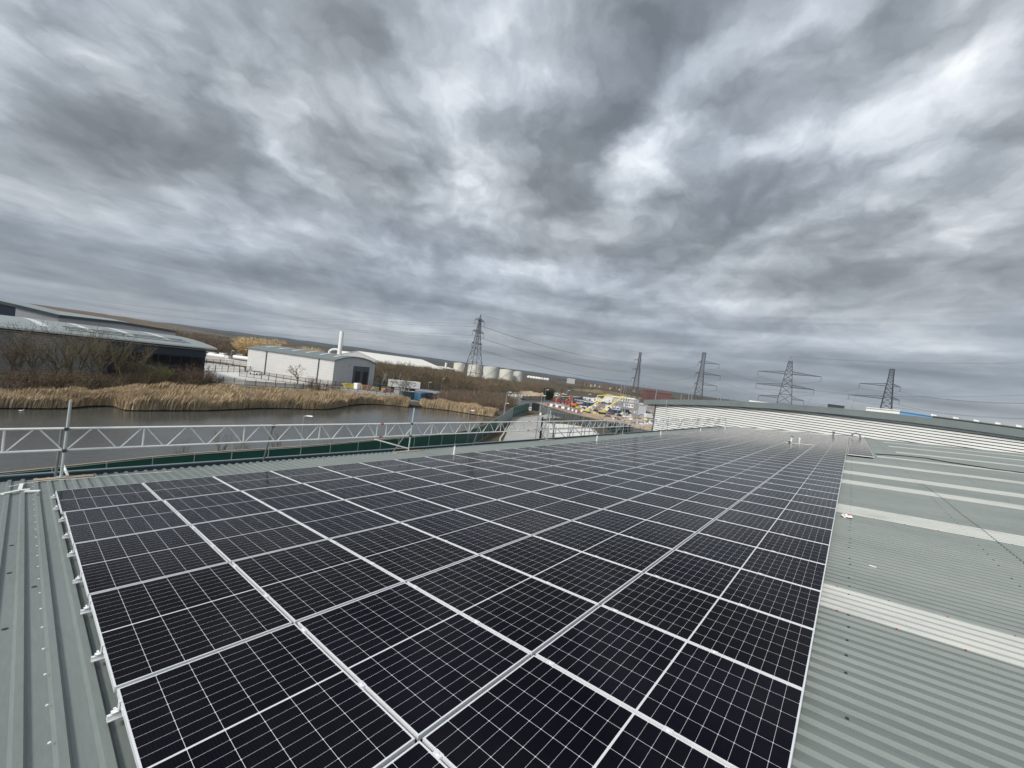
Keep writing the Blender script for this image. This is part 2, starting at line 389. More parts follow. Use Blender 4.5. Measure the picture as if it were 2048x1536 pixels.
# eave gutter: dark trough with a pale outer lip
ye, ze = rp(0, YE, PAN).y, rp(0, YE, PAN).z
mb = MB()
mb.box(X0, X1, ye - 0.10, ye + 0.36, ze - 0.16, ze - 0.13)
mb.box(X0, X1, ye + 0.36, ye + 0.375, ze - 0.16, ze - 0.0)
mb.k = 1
mb.box(X0, X1, ye + 0.345, ye + 0.42, ze + 0.002, ze + 0.03)
mb.box(X0, X1, ye + 0.378, ye + 0.40, ze - 0.45, ze - 0.001)
mb.build('gutter', [M['dkgrey'], mat('gutter_lip', (0.17, 0.23, 0.25), 0.4)], wh)
mb = MB()
mb.box(X0, X1, ye - 0.35, ye - 0.12, 0, ze - 0.2)
mb.build('wall', M['white'], wh)
mb = MB(); mb.box(X0, X0 + .25, -60, ye - .36, 0, 10.2)
mb.build('side_wall', M['white'], wh)

# ------------------------------------------------------------------ solar panels
PW, PL, PX, PY = 1.130, 1.722, 1.154, 1.7522
g = G('solar_cell_glass')
o = g.xyz()
ax = g.m_('ABSOLUTE', o[0]); ay = g.m_('ABSOLUTE', o[1])
cx, cy = 0.185, 0.0937
ux = g.m_('SUBTRACT', g.m_('FRACT', g.m_('ADD', g.m_('DIVIDE', o[0], cx), 100.0)), 0.5)       # -0.5..0.5 inside a cell
dx = g.m_('MULTIPLY', g.m_('SUBTRACT', 0.5, g.m_('ABSOLUTE', ux)), cx)                        # metres to nearest vertical gap
yy = g.m_('SUBTRACT', ay, 0.007)
uy = g.m_('SUBTRACT', g.m_('FRACT', g.m_('ADD', g.m_('DIVIDE', yy, cy), 100.0)), 0.5)
dy = g.m_('MULTIPLY', g.m_('SUBTRACT', 0.5, g.m_('ABSOLUTE', uy)), cy)
gap = g.m_('MAXIMUM', g.m_('LESS_THAN', dx, 0.0012), g.m_('LESS_THAN', dy, 0.0008))
gap = g.m_('MAXIMUM', gap, g.m_('LESS_THAN', g.m_('ADD', dx, dy), 0.0062))
gap = g.m_('MAXIMUM', gap, g.m_('LESS_THAN', yy, 0.0))
gap = g.m_('MAXIMUM', gap, g.m_('GREATER_THAN', ax, 0.5545))
gap = g.m_('MAXIMUM', gap, g.m_('GREATER_THAN', ay, 0.8500))
bb = g.m_('SUBTRACT', g.m_('FRACT', g.m_('ADD', g.m_('DIVIDE', o[0], 0.0185), 100.5)), 0.5)
bus = g.m_('LESS_THAN', g.m_('ABSOLUTE', bb), 0.022)
oi = g.t.nodes.new('ShaderNodeObjectInfo')
cellc = g.mix(oi.outputs['Random'], (0.0014, 0.0016, 0.0060), (0.0026, 0.0024, 0.0030))
nz = g.noise(2.0, 3)
cellc = g.mix(g.m_('MULTIPLY', nz, 0.5), cellc, (0.0016, 0.002, 0.009))
colr = g.mix(g.m_('MULTIPLY', bus, 0.75), cellc, (0.020, 0.020, 0.023))
colr = g.mix(gap, colr, (0.64, 0.65, 0.66))
dust = g.noise(3.0, 6, 0.7)
film = g.m_('MULTIPLY', g.m_('POWER', g.noise(1.1, 7, 0.72, (1, .5, 1)), 4.0), 0.16)
colr = g.mix(g.m_('MINIMUM', film, .02), colr, (0.20, 0.19, 0.17))
g.b.inputs['IOR'].default_value = 1.12
g.b.inputs['Specular IOR Level'].default_value = 0.5
rr = g.m_('MULTIPLY_ADD', dust, 0.08, 0.085)
M['cell'] = g.out(colr, rr)
M['frame'] = mat('anodised_aluminium', (0.93, 0.935, 0.94), 0.38, 0.45, var=0.05, vscale=6)
def frame_mesh(w, l):
    mb = MB(); h = 0.035; t = 0.011; a, b = w / 2, l / 2
    mb.box(-a, a, b - t, b, -h, 0); mb.box(-a, a, -b, -b + t, -h, 0)
    mb.box(-a, -a + t, -b + t, b - t, -h, 0); mb.box(a - t, a, -b + t, b - t, -h, 0)
    return mb
panel0 = bpy.data.objects.new('solar_panel', None); COL.objects.link(panel0)
tag(panel0, 'x', 'solar panel', 'solar panels of the roof array')
frame_mesh(PW, PL).build('frame', M['frame'], panel0, local=True)
mb = MB(); mb.box(-PW/2 + .0112, PW/2 - .0112, -PL/2 + .0112, PL/2 - .0112, -0.006, -0.0015)
mb.build('cell_glass', M['cell'], panel0, local=True)
def clamp_mesh():
    mb = MB()
    mb.box(-0.022, 0.022, -0.03, 0.03, 0.0006, 0.005)
    mb.tube((0, 0, 0.005), (0, 0, 0.011), 0.008, n=6)
    mb.box(-0.0085, 0.0085, -0.03, 0.03, -0.04, 0.0)
    return mb
clamp0 = clamp_mesh().build('clamp', M['frame'], panel0, local=True)
clamp0.location = (PX / 2, -0.30 + 0.0, 0)
CY = (PY / 2 - 0.17, PY / 2 - 1.10)
ROWX = [-0.03, 0.0, 0.005, 0.01, 0.02, 0.03]
NC = 51
cells = []
for r_ in range(6):
    for c_ in range(NC):
        x = c_ * PX + PX / 2 + ROWX[r_]; y = -(r_ * PY + PY / 2)
        if r_ == 4 and c_ >= 30: x += 0.42
        if x + PW / 2 > X1 - 0.1: continue
        cells.append((x, y, r_, c_))
from math import dist
cells.sort(key=lambda q: dist(tuple(rp(q[0], q[1])), tuple(CAMP)))
proto_used = False
far_cells = cells[283:]
proto_ch = [c for c in panel0.children if c.name != 'clamp']
def place_panel(x, y, label, clamps, portrait=True):
    global proto_used
    if not proto_used:
        o = panel0; proto_used = True; first = True
    else:
        o = panel0.copy(); COL.objects.link(o); first = False
        for ch in proto_ch:
            c = ch.copy(); COL.objects.link(c); c.parent = o
    o.location = rp(x, y); o.rotation_euler = (rtilt(y), 0, 0)
    if not portrait: o.rotation_euler = (rtilt(y), 0, 0)
    o['label'] = label
    if first:
        clamp0.location = (PX / 2, CY[0], 0)
        c = clamp0.copy(); COL.objects.link(c); c.location = (PX / 2, CY[1], 0)
    elif clamps:
        for cyy in CY:
            c = clamp0.copy(); COL.objects.link(c); c.parent = o; c.location = (PX / 2, cyy, 0)
    return o
for (x, y, r_, c_) in cells[:283]:
    place_panel(x, y, 'black solar panel, %s row up from the eave, %s from the near left end' % (ordw(r_ + 1), ordw(c_ + 1)), c_ < 12)
# the extra single column beside the array at its far end, panels laid crosswise
landx = MB()
land_frame = None
def land_panel(k, x):
    o = bpy.data.objects.new('solar_panel', None); COL.objects.link(o)
    tag(o, 'black solar panel laid crosswise in the side strip, %s from its near end' % ordw(k + 1), 'solar panel', 'solar panels of the roof array')
    for ch in proto_ch:
        c = ch.copy(); COL.objects.link(c); c.parent = o; c.rotation_euler = (0, 0, R(90))
    y = -6 * PY - 0.05 - PW / 2
    o.location = rp(x, y); o.rotation_euler = (rtilt(y), 0, 0)
for k in range(17): land_panel(k, 29.75 + PL / 2 + k * 1.74)
# the farthest panels of the array as one mass
mb = MB()
for (x, y, r_, c_) in far_cells:
    o = rp(x, y); t = rtilt(y); X = Vector((1,0,0)); Y = Vector((0, math.cos(t), math.sin(t))); Z = X.cross(Y)
    a, b, h, w = PW / 2, PL / 2, 0.035, 0.011
    mb.k = 0
    for (sx, sy, ha, hb) in ((0, b - w/2, a, w/2), (0, -b + w/2, a, w/2), (a - w/2, 0, w/2, b - w), (-a + w/2, 0, w/2, b - w)):
        mb.obox(o + X*sx + Y*sy - Z*h/2, X, Y, Z, ha, hb, h/2)
    mb.k = 1
    i = len(mb.v)
    mb.face([o + X*p_*(a - w) + Y*q_*(b - w) - Z*0.0016 for p_, q_ in ((-1,-1),(1,-1),(1,1),(-1,1))])
    for p_, q_ in ((0, 0),):
        mb.obox(o - Z*0.0012, X, Y, Z, a - w - .001, 0.006, 0.0002)
gf = mat('solar_glass_far', (0.012, 0.012, 0.016), 0.09, ior=1.33)
fo = mb.build('solar_panels_far', [M['frame'], gf])
tag(fo, 'the farthest solar panels of the array, against the white corrugated wall', 'solar panels', 'solar panels of the roof array', 'stuff')

# mounting rail stubs with end clamps along the near left edge
mb = MB()
mb.box(-0.075, 0.16, -0.017, 0.017, -0.118, -0.080)
mb.box(-0.075, 0.16, -0.034, -0.021, -0.118, -0.110); mb.box(-0.075, 0.16, 0.021, 0.034, -0.118, -0.110)
rail = MB(); rail.v, rail.f, rail.mi = mb.v, mb.f, mb.mi
cl = MB()
cl.box(-0.052, -0.002, -0.024, 0.024, -0.071, -0.062); cl.box(-0.012, -0.003, -0.024, 0.024, -0.062, 0.004)
cl.box(-0.012, 0.012, -0.024, 0.024, 0.0042, 0.008); cl.tube((-0.032, 0, -0.062), (-0.032, 0, -0.035), 0.006, n=6)
cl.tube((-0.032, 0, -0.044), (-0.032, 0, -0.036), 0.011, n=6)
br0 = None
k = 0
for r_ in range(6):
    for j, fy in enumerate((0.17, 1.10)):
        y = -r_ * PY - fy; x = ROWX[r_] + (PX - PW) / 2
        lab = 'silver %s end clamp under the near left edge of panel row %s from the eave' % ('lower' if j == 0 else 'upper', ORD[r_ + 1])
        if br0 is None:
            br0 = bpy.data.objects.new('mounting_bracket', None); COL.objects.link(br0)
            tag(br0, lab, 'bracket', 'mounting brackets along the left edge of the array')
            rail.build('rail', M['frame'], br0, local=True); cl.build('end_clamp', M['frame'], br0, local=True)
            b_ = br0; b_.scale = (.78,.78,.78)
        else: b_ = dup(br0, label=lab)
        b_.location = rp(x, y); b_.rotation_euler = (rtilt(y), 0, random.uniform(-.06, .06))
        k += 1

# ------------------------------------------------------------------ small things on the roof
def roof_loc(x, y, off): return rp(x, y, off)
an0 = thing('anchor_post', 'white safety anchor post on the eave sheet at the array edge, nearest the camera', 'anchor post', rp(9.48, 0.14, CREST), 'anchor posts along the array edge')
mb = MB(); mb.tube((0,0,0), (0,0,0.36), 0.035, n=10); mb.build('post', M['alu'], an0, local=True)
mb = MB(); mb.box(-0.16, 0.10, -0.12, 0.12, 0.0, 0.03); mb.build('base_plate', M['alu'], an0, local=True)
mb = MB(); mb.tube((0,0,0.36), (0,0,0.40), 0.02, n=8); mb.box(-0.03, 0.03, -0.008, 0.008, 0.40, 0.46); mb.build('eye', M['galv'], an0, local=True)
for i, x in enumerate((20.07, 29.9, 40.2, 49.8)):
    dup(an0, loc=rp(x, 0.14, CREST), label='white safety anchor post at the array edge, %s away from the camera' % ORD[i + 2])
for i, (x, y, h, w) in enumerate(((35.24, -7.35, 0.55, .06), (36.3, -7.75, 0.40, .045))):
    t = thing('vent_pipe', ['taller bent white pipe rising from the gap in the array', 'shorter white pipe rising from the gap in the array'][i], 'vent pipe', rp(x, y, PAN), 'pipes in the array gap')
    mb = MB(); mb.tube((0,0,0), (0,0,h), w, n=10); mb.build('pipe', M['alu'], t, local=True)
    mb = MB(); mb.tube((0,0,h), (0,0,h+.08), w*1.6, w*1.0, n=10)
    if i == 0: mb.tube((0,0,0.15), (-0.35,0.1,0.22), .05, n=8)
    mb.build('cowl', M['coupler'] if i == 0 else M['alu'], t, local=True)
t = thing('vent_pipe', 'short dark capped pipe standing among the far panels', 'vent pipe', rp(54.2, -9.2, PAN))
mb = MB(); mb.tube((0,0,0), (0,0,.5), .08, n=10); mb.build('pipe', M['galvd'], t, local=True)
mb = MB(); mb.tube((0,0,.5), (0,0,.62), .12, .12, n=10); mb.build('cowl', M['galvd'], t, local=True)
t = thing('cable_loop', 'dark swan-neck cable duct curling over the side strip of panels', 'cable duct', rp(53.8, -11.0, PAN))
mb = MB(); pts = [(0, -.36*math.sin(u), .25 + .42*math.cos(u)) for u in [(-70 + 20*k)*math.pi/180 for k in range(10)]]
mb.path([Vector(p_) for p_ in pts], .07, 8); mb.build('duct', M['galvd'], t, local=True)
def cable(name, pts, r, label):
    mb = MB(); P_ = []
    for (x, y), (x2, y2) in zip(pts, pts[1:]):
        for k in range(6): P_.append(rp(x + (x2-x)*k/6 + random.uniform(-.05,.05), y + (y2-y)*k/6, CREST + r))
    mb.path(P_, r, 6); single(name, mb, M['cable'] if r > .01 else M['galvd'], label, 'cable')
cable('roof_cable', [(33.8, -11.9), (35.0, -13.0), (35.2, -14.2), (33.7, -15.1), (32.5, -16.4), (32.2, -17.4), (32.0, -19)], 0.03, 'thick black cable wandering over the roof beyond the side strip of panels')
cable('roof_cable', [(20.6, -12.7), (16.95, -12.86), (14.6, -12.88), (13.2, -12.94), (11.4, -12.97), (10.2, -13.0)], 0.005, 'thin dark cable laid straight along the roof across the rooflights')
# pale fixing straps near the first post, small paint-marked bits
t = thing('tie_down_bracket', 'pale angle bracket strapped across the ribs at the near left eave', 'bracket', rp(-0.4, 0.9, CREST))
mb = MB(); L0 = t.location
def strip(mb, pts, w, h, off=CREST):
    for (a, b) in zip(pts, pts[1:]):
        A = rp(a[0], a[1], off + .004 + h/2); B = rp(b[0], b[1], off + .004 + h/2); d = (B - A); l = d.length; d.normalize(); s = d.cross(Vector((0,0,1))).normalized()
        mb.obox((A + B)/2, d, s, s.cross(d), l/2, w/2, h/2)
strip(mb, [(-0.40, 1.55), (-0.42, 0.95)], .05, .03); mb.build('arm', M['alu'], t)
mb = MB(); strip(mb, [(-0.62, 0.72), (-0.42, 0.93), (-0.30, 0.93)], .06, .02); strip(mb, [(-0.36, 0.78), (-0.18, 0.70)], .05, .02); mb.build('foot', M['alu'], t)
t = thing('strap', 'white ratchet strap lying along the eave beside the first board', 'strap', rp(-.1, 1.75, CREST))
mb = MB(); strip(mb, [(-0.55, 1.45), (-0.33, 1.72), (-0.05, 1.80), (0.35, 1.72), (0.9, 1.78), (1.9, 1.70)], .014, .008); mb.build('webbing', M['alu'], t)
t = thing('rag', 'crumpled white and red rag lying beside the second rooflight', 'rag', rp(11.42, -10.68, CREST))
mb = MB(); mb.ball((0,0,.03), .10, 7, 4, (1.3,1,.4), .3); mb.build('cloth', M['alu'], t, local=True)
mb = MB(); mb.ball((.01,-.02,.05), .06, 7, 4, (1,1,.5), .3); mb.build('red_patch', M['redband'], t, local=True)
mb = MB(); mb.obox(rp(7.9, -11.02, CREST + .006), (1,0,0), (0,1,0), (0,0,1), .012, .04, .004)
single('offcut', mb, M['alu'], 'tiny white metal offcut lying on the roof sheet past the first rooflight', 'offcut')

# ------------------------------------------------------------------ edge protection: ladder beams on posts
BY, ZT, ZB = 2.05, 11.585, 11.125
def lattice_proto(x0, name='ladder_beam', label='', y=BY, zt=ZT, zb=ZB):
    t = thing(name, label, 'ladder beam', (x0, y, zb), 'white ladder beams of the edge guard rail')
    H = zt - zb
    for z in (0, H):
        mb = MB(); mb.tube((0,0,z), (8.38,0,z), 0.0245, n=10); mb.build('chord', M['alu'], t, local=True, smooth=False)
    xs = [0.10 + 2.06 * k for k in range(4)] + [8.28]
    for x in xs:
        mb = MB(); mb.tube((x,0,0.0), (x,0,H), 0.019, n=8); mb.build('upright', M['alu'], t, local=True)
    for k in range(4):
        a = xs[k]; w = xs[k+1] - a; up = (k % 2 == 0)
        n = 5; p = w / n
        for j in range(n):
            xa, xb = a + p*j + .03, a + p*(j+1) - .03
            za, zb_ = (0, H) if up else (H, 0)
            up = not up
            mb = MB(); mb.tube((xa,0,za), (xb,0,zb_), 0.015, n=6); mb.build('diagonal', M['alu'], t, local=True)
    return t
starts = [7.77 + 8.55 * k for k in range(-2, 6)]
names_ = ['at the left frame edge', 'right of the first post', 'past the red joint', 'third bay, beyond the second post', 'over the concrete yard', 'before the excavation', 'towards the white wall', 'at the white wall']
beam0 = None
for k, x0 in enumerate(starts):
    lab = 'white ladder beam guard rail on the eave, %s of eight from the left' % ORD[k + 1]
    if beam0 is None: beam0 = lattice_proto(x0, label=lab)
    else: dup(beam0, loc=(x0, BY, ZB), label=lab)
mb = MB()
for k, x0 in enumerate(starts[1:]):
    t = thing('beam_joint', 'red-marked joint between ladder beams, %s from the left' % ORD[k + 1], 'beam joint', (x0, BY, ZB), 'red joints between the ladder beams')
    for z in (ZB, ZT):
        mb = MB(); mb.tube((x0 - .13, BY, z), (x0 - .03, BY, z), .030, n=10); mb.build('sleeve', M['redband'], t)
posts = [(0.13, 2.05), (8.9, 2.05), (18.1, 2.15), (27.6, 2.1), (36.8, 2.1), (46.0, 2.1), (55.2, 2.1)]
for i, (x, y) in enumerate(posts):
    lean = 0.03 if i < 2 else 0
    t = thing('guard_post', 'pale scaffold post standing on a timber board at the eave, %s from the left' % ORD[i + 1], 'scaffold post', (x, y - .03, 10.57), 'scaffold posts along the eave')
    mb = MB(); mb.tube((x, y - .055, 10.56), (x + lean, y - .055, 12.18), .0245, n=12); mb.build('tube', M['tubepale'], t, smooth=False)
    for z in (ZB, ZT):
        mb = MB(); mb.obox((x + .01, y - .04, z), (1,0,0), (0,1,0), (0,0,1), .032, .045, .032); mb.tube((x + .02, y - .1, z), (x + .06, y - .1, z), .012, n=6); mb.build('coupler', M['coupler'], t)
    mb = MB(); mb.obox((x, y - .055, 10.563), (1,0,0), (0,1,0), (0,0,1), .075, .075, .006); mb.build('base_plate', M['galv'], t)
    mb = MB()
    if i == 0: mb.tube((x - .075, y + .12, 10.45), (x - .045, y + .12, 11.58), .0245, n=10)
    elif i == 2: mb.tube((x + .62, y - .1, 10.6), (x + .08, y - .02, 12.35), .0245, n=10); mb.tube((x - .35, y + .05, 10.6), (x + .02, y + .02, 12.35), .022, n=10)
    else: mb.tube((x + .05, y - .02, 11.5), (x - .35, y + .45, 10.35), .022, n=8)
    mb.build('brace', M['galvd'], t)
    if i in (0, 1):
        mb = MB()
        if i == 0: mb.tube((x + .09, y - .10, 10.60), (x + .045, y + .55, 10.66), .0245, n=10)
        else: mb.tube((x - .02, y - .0, 10.64), (x - 1.25, y + .30, 10.97), .0245, n=10)
        mb.build('stub_tube', M['alu'], t)
    b = thing('scaffold_board', 'weathered timber scaffold board under the %s eave post' % ORD[i + 1], 'board', (x, y - .06, 10.5), 'timber boards under the eave posts')
    mb = MB(); c_ = rp(x, y + .02, CREST); tl = rtilt(y)
    yv = Vector((0, math.cos(tl), math.sin(tl))); zv = Vector((1,0,0)).cross(yv)
    cc = Vector((x + (.05 if i == 0 else 0), y - .06, 10.558)) - zv * .022
    mb.obox(cc, Vector((1, .04, 0)).normalized(), yv, zv, .43 if i == 0 else .62, .10, .019); mb.build('plank', M['board'], b)
for i, x in enumerate((4.15, 12.7, 20.9, 32.2, 41.3, 50.4)):
    t = thing('raking_tube', 'grey raking tube propping the ladder beam from the gutter, %s from the left' % ORD[i + 1], 'scaffold tube', (x, BY, 10.5), 'raking props between the posts')
    mb = MB(); mb.tube((x + .02, BY + .03, ZT + .04), (x + (0.05 if i == 0 else .25), BY + .62, 10.30), .0245, n=8); mb.build('tube', M['galvd'], t)
    mb = MB(); mb.obox((x + .02, BY + .03, ZT - .01), (1,0,0), (0,1,0), (0,0,1), .04, .04, .05); mb.build('coupler', M['coupler'], t)
# loading-bay scaffold tower hanging outside the eave
t = thing('scaffold_tower', 'tall tube scaffold tower outside the eave beyond the ladder beams', 'scaffold', (26, 4.5, 0))
for k, x in enumerate([20.5 + 1.9 * q for q in range(8)]):
    for y in (3.3, 4.6):
        mb = MB(); mb.tube((x, y, 0), (x, y, 11.4 - (0.5 if (k % 3) else 0)), .0245, n=6); mb.build('standard', M['galvd'], t)
for z in (2, 4, 6, 8, 9.9, 10.6):
    for y in (3.3, 4.6):
        mb = MB(); mb.tube((20.2, y, z), (34.2, y, z), .0245, n=6); mb.build('ledger', M['galvd'], t)
mb = MB()
for k in range(6):
    x = 20.5 + 2.3 * k; mb.tube((x, 3.3, 8.2), (x + 2.2, 4.6, 10.7), .0245, n=6); mb.tube((x, 4.6, 10.6), (x + 1.7, 3.3, 8.9), .0245, n=6)
mb.build('bracing', M['galvd'], t)
mb = MB(); mb.box(20.3, 34.0, 3.4, 3.64, 9.92, 9.96); mb.box(20.3, 34.0, 3.67, 3.91, 9.92, 9.96); mb.box(24.3, 34.0, 3.94, 4.18, 9.92, 9.96); mb.build('deck', M['board'], t)

# ================================================================== THE PLACE BEYOND THE ROOF
from mathutils.geometry import tessellate_polygon
def bearing(u, d):                                          # ground point at distance d in the compass direction u (0..2048 across the view)
    v = 608.4 + 0.1323 * u
    q = RIGHT * ((u - 1024) / 815.4) + DOWN * ((v - 768) / 815.4) + FWD
    h = math.hypot(q.x, q.y)
    return Vector((CAMP.x + q.x / h * d, CAMP.y + q.y / h * d, 0))
def hgt(u, dv, d):                                          # height of something standing dv above the horizon line at distance d
    return 14 + d * dv / 815.4 / math.sqrt(1 + ((u - 1024) / 815.4) ** 2)
def poly(mb, pts, z, holes=()):
    loops = [[Vector((p[0], p[1], 0)) for p in pts]] + [[Vector((p[0], p[1], 0)) for p in h] for h in holes]
    flat_ = [p for l in loops for p in l]
    i = len(mb.v); mb.v += [(p.x, p.y, z) for p in flat_]
    for t in tessellate_polygon(loops):
        a, b, c = (flat_[k] for k in t)
        s = (b - a).cross(c - a).z
        mb.f.append([i + k for k in (t if s > 0 else t[::-1])]); mb.mi.append(mb.k)
def slab(mb, pts, z0, z1):                                  # polygon with a real edge
    poly(mb, pts, z1)
    n = len(pts)
    ar = sum(pts[k][0]*pts[(k+1)%n][1] - pts[(k+1)%n][0]*pts[k][1] for k in range(n))
    for k in range(n):
        a, b = pts[k], pts[(k+1) % n]
        if ar < 0: a, b = b, a
        mb.face([(a[0],a[1],z0),(b[0],b[1],z0),(b[0],b[1],z1),(a[0],a[1],z1)])
def smoothline(pts, n=6):                                   # Catmull-Rom through the points
    P_ = [Vector((*p, 0)) if len(p) == 2 else Vector(p) for p in pts]; out = []
    for k in range(len(P_) - 1):
        p0, p1, p2, p3 = P_[max(k-1,0)], P_[k], P_[k+1], P_[min(k+2,len(P_)-1)]
        for j in range(n):
            t = j / n
            out.append(0.5 * ((2*p1) + (p2-p0)*t + (2*p0-5*p1+4*p2-p3)*t*t + (-p0+3*p1-3*p2+p3)*t**3))
    out.append(P_[-1]); return out
def ribbon(mb, pts, w, z):
    for a, b in zip(pts, pts[1:]):
        a = Vector(a[:2]); b = Vector(b[:2]); d = (b - a).normalized(); n = Vector((-d.y, d.x)) * (w / 2)
        mb.face([(a.x-n.x,a.y-n.y,z),(b.x-n.x,b.y-n.y,z),(b.x+n.x,b.y+n.y,z),(a.x+n.x,a.y+n.y,z)], flip=False)

# --- materials of the setting
g = G('rough_ground')
a = g.noise(0.02, 6, 0.6); b = g.noise(0.25, 6, 0.7); c = g.noise(2.5, 4, 0.7)
f_ = g.m_('ADD', g.m_('MULTIPLY', a, 0.45), g.m_('ADD', g.m_('MULTIPLY', b, 0.35), g.m_('MULTIPLY', c, 0.2)))
M['ground'] = g.out(g.ramp(f_, [(0.36, (0.030, 0.027, 0.017)), (0.47, (0.055, 0.043, 0.027)), (0.54, (0.085, 0.066, 0.042)), (0.66, (0.062, 0.060, 0.032))]), 0.95, c, 0.5, 0.3)
g = G('site_surface')
a = g.noise(0.05, 5, 0.6); b = g.noise(0.6, 6, 0.7)
f_ = g.m_('ADD', g.m_('MULTIPLY', a, 0.5), g.m_('MULTIPLY', b, 0.5))
M['site'] = g.out(g.ramp(f_, [(0.35, (0.12, 0.085, 0.065)), (0.48, (0.25, 0.20, 0.175)), (0.6, (0.34, 0.30, 0.28))]), 0.9)
g = G('new_concrete')
a = g.noise(0.12, 5, 0.6); b = g.noise(1.6, 6, 0.7)
f_ = g.m_('ADD', g.m_('MULTIPLY', a, 0.6), g.m_('MULTIPLY', b, 0.4))
M['conc'] = g.out(g.ramp(f_, [(0.35, (0.27, 0.26, 0.245)), (0.5, (0.35, 0.34, 0.32)), (0.65, (0.42, 0.41, 0.385))]), 0.85)
M['concw'] = mat('pale_concrete', (0.62, 0.60, 0.56), 0.8, var=0.08, vscale=0.4)
M['asphalt'] = mat('asphalt', (0.075, 0.078, 0.082), 0.8, var=0.15, vscale=0.3)
M['paving'] = mat('grey_block_paving', (0.26, 0.26, 0.26), 0.85, var=0.12, vscale=0.5)
M['grass'] = mat('verge_grass', (0.062, 0.072, 0.024), 0.95, var=0.35, vscale=0.4, bump=0.5, bscale=2)
M['tan'] = mat('dry_grass_mound', (0.22, 0.17, 0.09), 0.95, var=0.2, vscale=0.05)
M['paint'] = mat('road_marking', (0.7, 0.7, 0.68), 0.7)
M['kerb'] = mat('kerb_concrete', (0.46, 0.42, 0.36), 0.85, var=0.1, vscale=1)
g = G('lake_water')
a = g.noise(0.7, 6, 0.65, (1.0, 1.6, 1.0), dist=0.6); b = g.noise(5.0, 3, 0.5); big = g.noise(0.05, 3, 0.5)
g.b.inputs['Base Color'].default_value = (0.060, 0.062, 0.057, 1); g.b.inputs['IOR'].default_value = 1.40
w_ = g.m_('ADD', g.m_('MULTIPLY', a, 0.7), g.m_('MULTIPLY', b, 0.25))
w_ = g.m_('MULTIPLY', w_, g.m_('MULTIPLY_ADD', big, 1.6, 0.1))
M['water'] = g.out(None, 0.06, w_, 0.40, 0.14)
M['hill'] = mat('far_hill', (0.030, 0.038, 0.045), 1.0, var=0.35, vscale=0.004)
M['hillbrown'] = mat('near_hill_moor', (0.105, 0.078, 0.052), 1.0, var=0.35, vscale=0.01)
M['field'] = mat('far_field', (0.040, 0.042, 0.030), 1.0, var=0.35, vscale=0.01)

LAKE = [(-260,30),(-60,32),(0,35.6),(7,36.8),(14,37.0),(20,37.0),(27,38.0),(34,39.5),(42,41.5),(50,45),(58,49.5),(66,55),(74,60.5),(82,66),(89,71),
        (92.5,73.5),(90.5,76.5),(86.5,84.0),(80.5,89.8),(74.4,91.0),(68,94.5),(63,95.3),(57,93),(50.5,88),(44.6,84.0),(38,84.6),(32,84.4),(26,82.4),(20.8,80.6),(15,80.3),(10.6,80.2),(9.2,84.5),(6.5,84.2),(3.2,81.2),(-2.4,80.8),(-20,79.5),(-60,77),(-120,80),(-260,90)]
LK = [tuple(p[:2]) for p in smoothline(LAKE + [LAKE[0]], 3)[:-1]]
mb = MB(); B_ = 9000
poly(mb, [(-B_,-B_),(B_,-B_),(B_,B_),(-B_,B_)], 0, [LK[::-1]])
for a, b in zip(LK, LK[1:] + LK[:1]): mb.face([(a[0],a[1],0),(b[0],b[1],0),(b[0],b[1],-1.6),(a[0],a[1],-1.6)])
tag(mb.build('ground', M['ground']), kind='structure')
mb = MB(); poly(mb, LK, -0.55); tag(mb.build('water', M['water']), kind='structure')

# roads, yards, paths
mb = MB()
slab(mb, [(48,28),(55,37),(60.5,41.1),(68.4,47.1),(75.5,52.6),(82.6,58),(87,61.6),(90,64.2),(93.5,66.2),(99.8,68.5),(110,71.3),(118.8,73.5),(127,76.5),(123,68),(114,67),(107,66),(103,62),(101.3,58.4),(107.6,57),(110.6,53.2),(110,47.6),(101.6,41.5),(96,34),(93,22)], -0.3, 0.12)
tag(mb.build('concrete_yard', M['conc']), kind='structure')
mb = MB(); poly(mb, [(66,30),(97.5,57.5),(101.2,58.0),(107.3,56.6),(110.1,53.0),(109.5,47.8),(101.2,42.0),(95,33),(92,23)], 0.124)
tag(mb.build('concrete_slab', M['concw']), kind='structure')
mb = MB()
kp = smoothline([(48,28.5),(60.1,41.5),(68.0,47.5),(75.1,53.0),(82.2,58.4),(86.5,62.0),(89.6,64.8),(93.2,66.9),(99.6,69.1),(109.8,71.9),(118.6,74.2)], 3)
for a, b in zip(kp, kp[1:]):
    d = (b - a).normalized(); n = Vector((-d.y, d.x, 0)) * .15
    mb.hexa([(a-n)+Vector((0,0,-.2)),(b-n)+Vector((0,0,-.2)),(b+n)+Vector((0,0,-.2)),(a+n)+Vector((0,0,-.2)),(a-n)+Vector((0,0,.24)),(b-n)+Vector((0,0,.24)),(b+n)+Vector((0,0,.24)),(a+n)+Vector((0,0,.24))])
tag(mb.build('kerb', M['kerb']), kind='structure')
RC = smoothline([(190,170),(163,128),(146,101),(137,86),(131.5,73),(129,60),(127,42),(125,15),(124,-20)], 6)
mb = MB(); ribbon(mb, RC, 12.5, 0.028); 
for p in RC[1:-1]: mb.cyl((p.x, p.y), 6.25, 0.0, 0.026, 14)
rd = mb.build('road', M['asphalt']); tag(rd, kind='structure')
mb = MB(); ribbon(mb, [(142,112.3),(168.3,117.4),(217,127.1),(330,160)], 8, 0.020); tag(mb.build('side_road', M['asphalt']), kind='structure')
mb = MB()
for k in range(0, len(RC) - 1, 2):
    a, b = RC[k], RC[k+1]; ribbon(mb, [a, b], 0.18, 0.034)
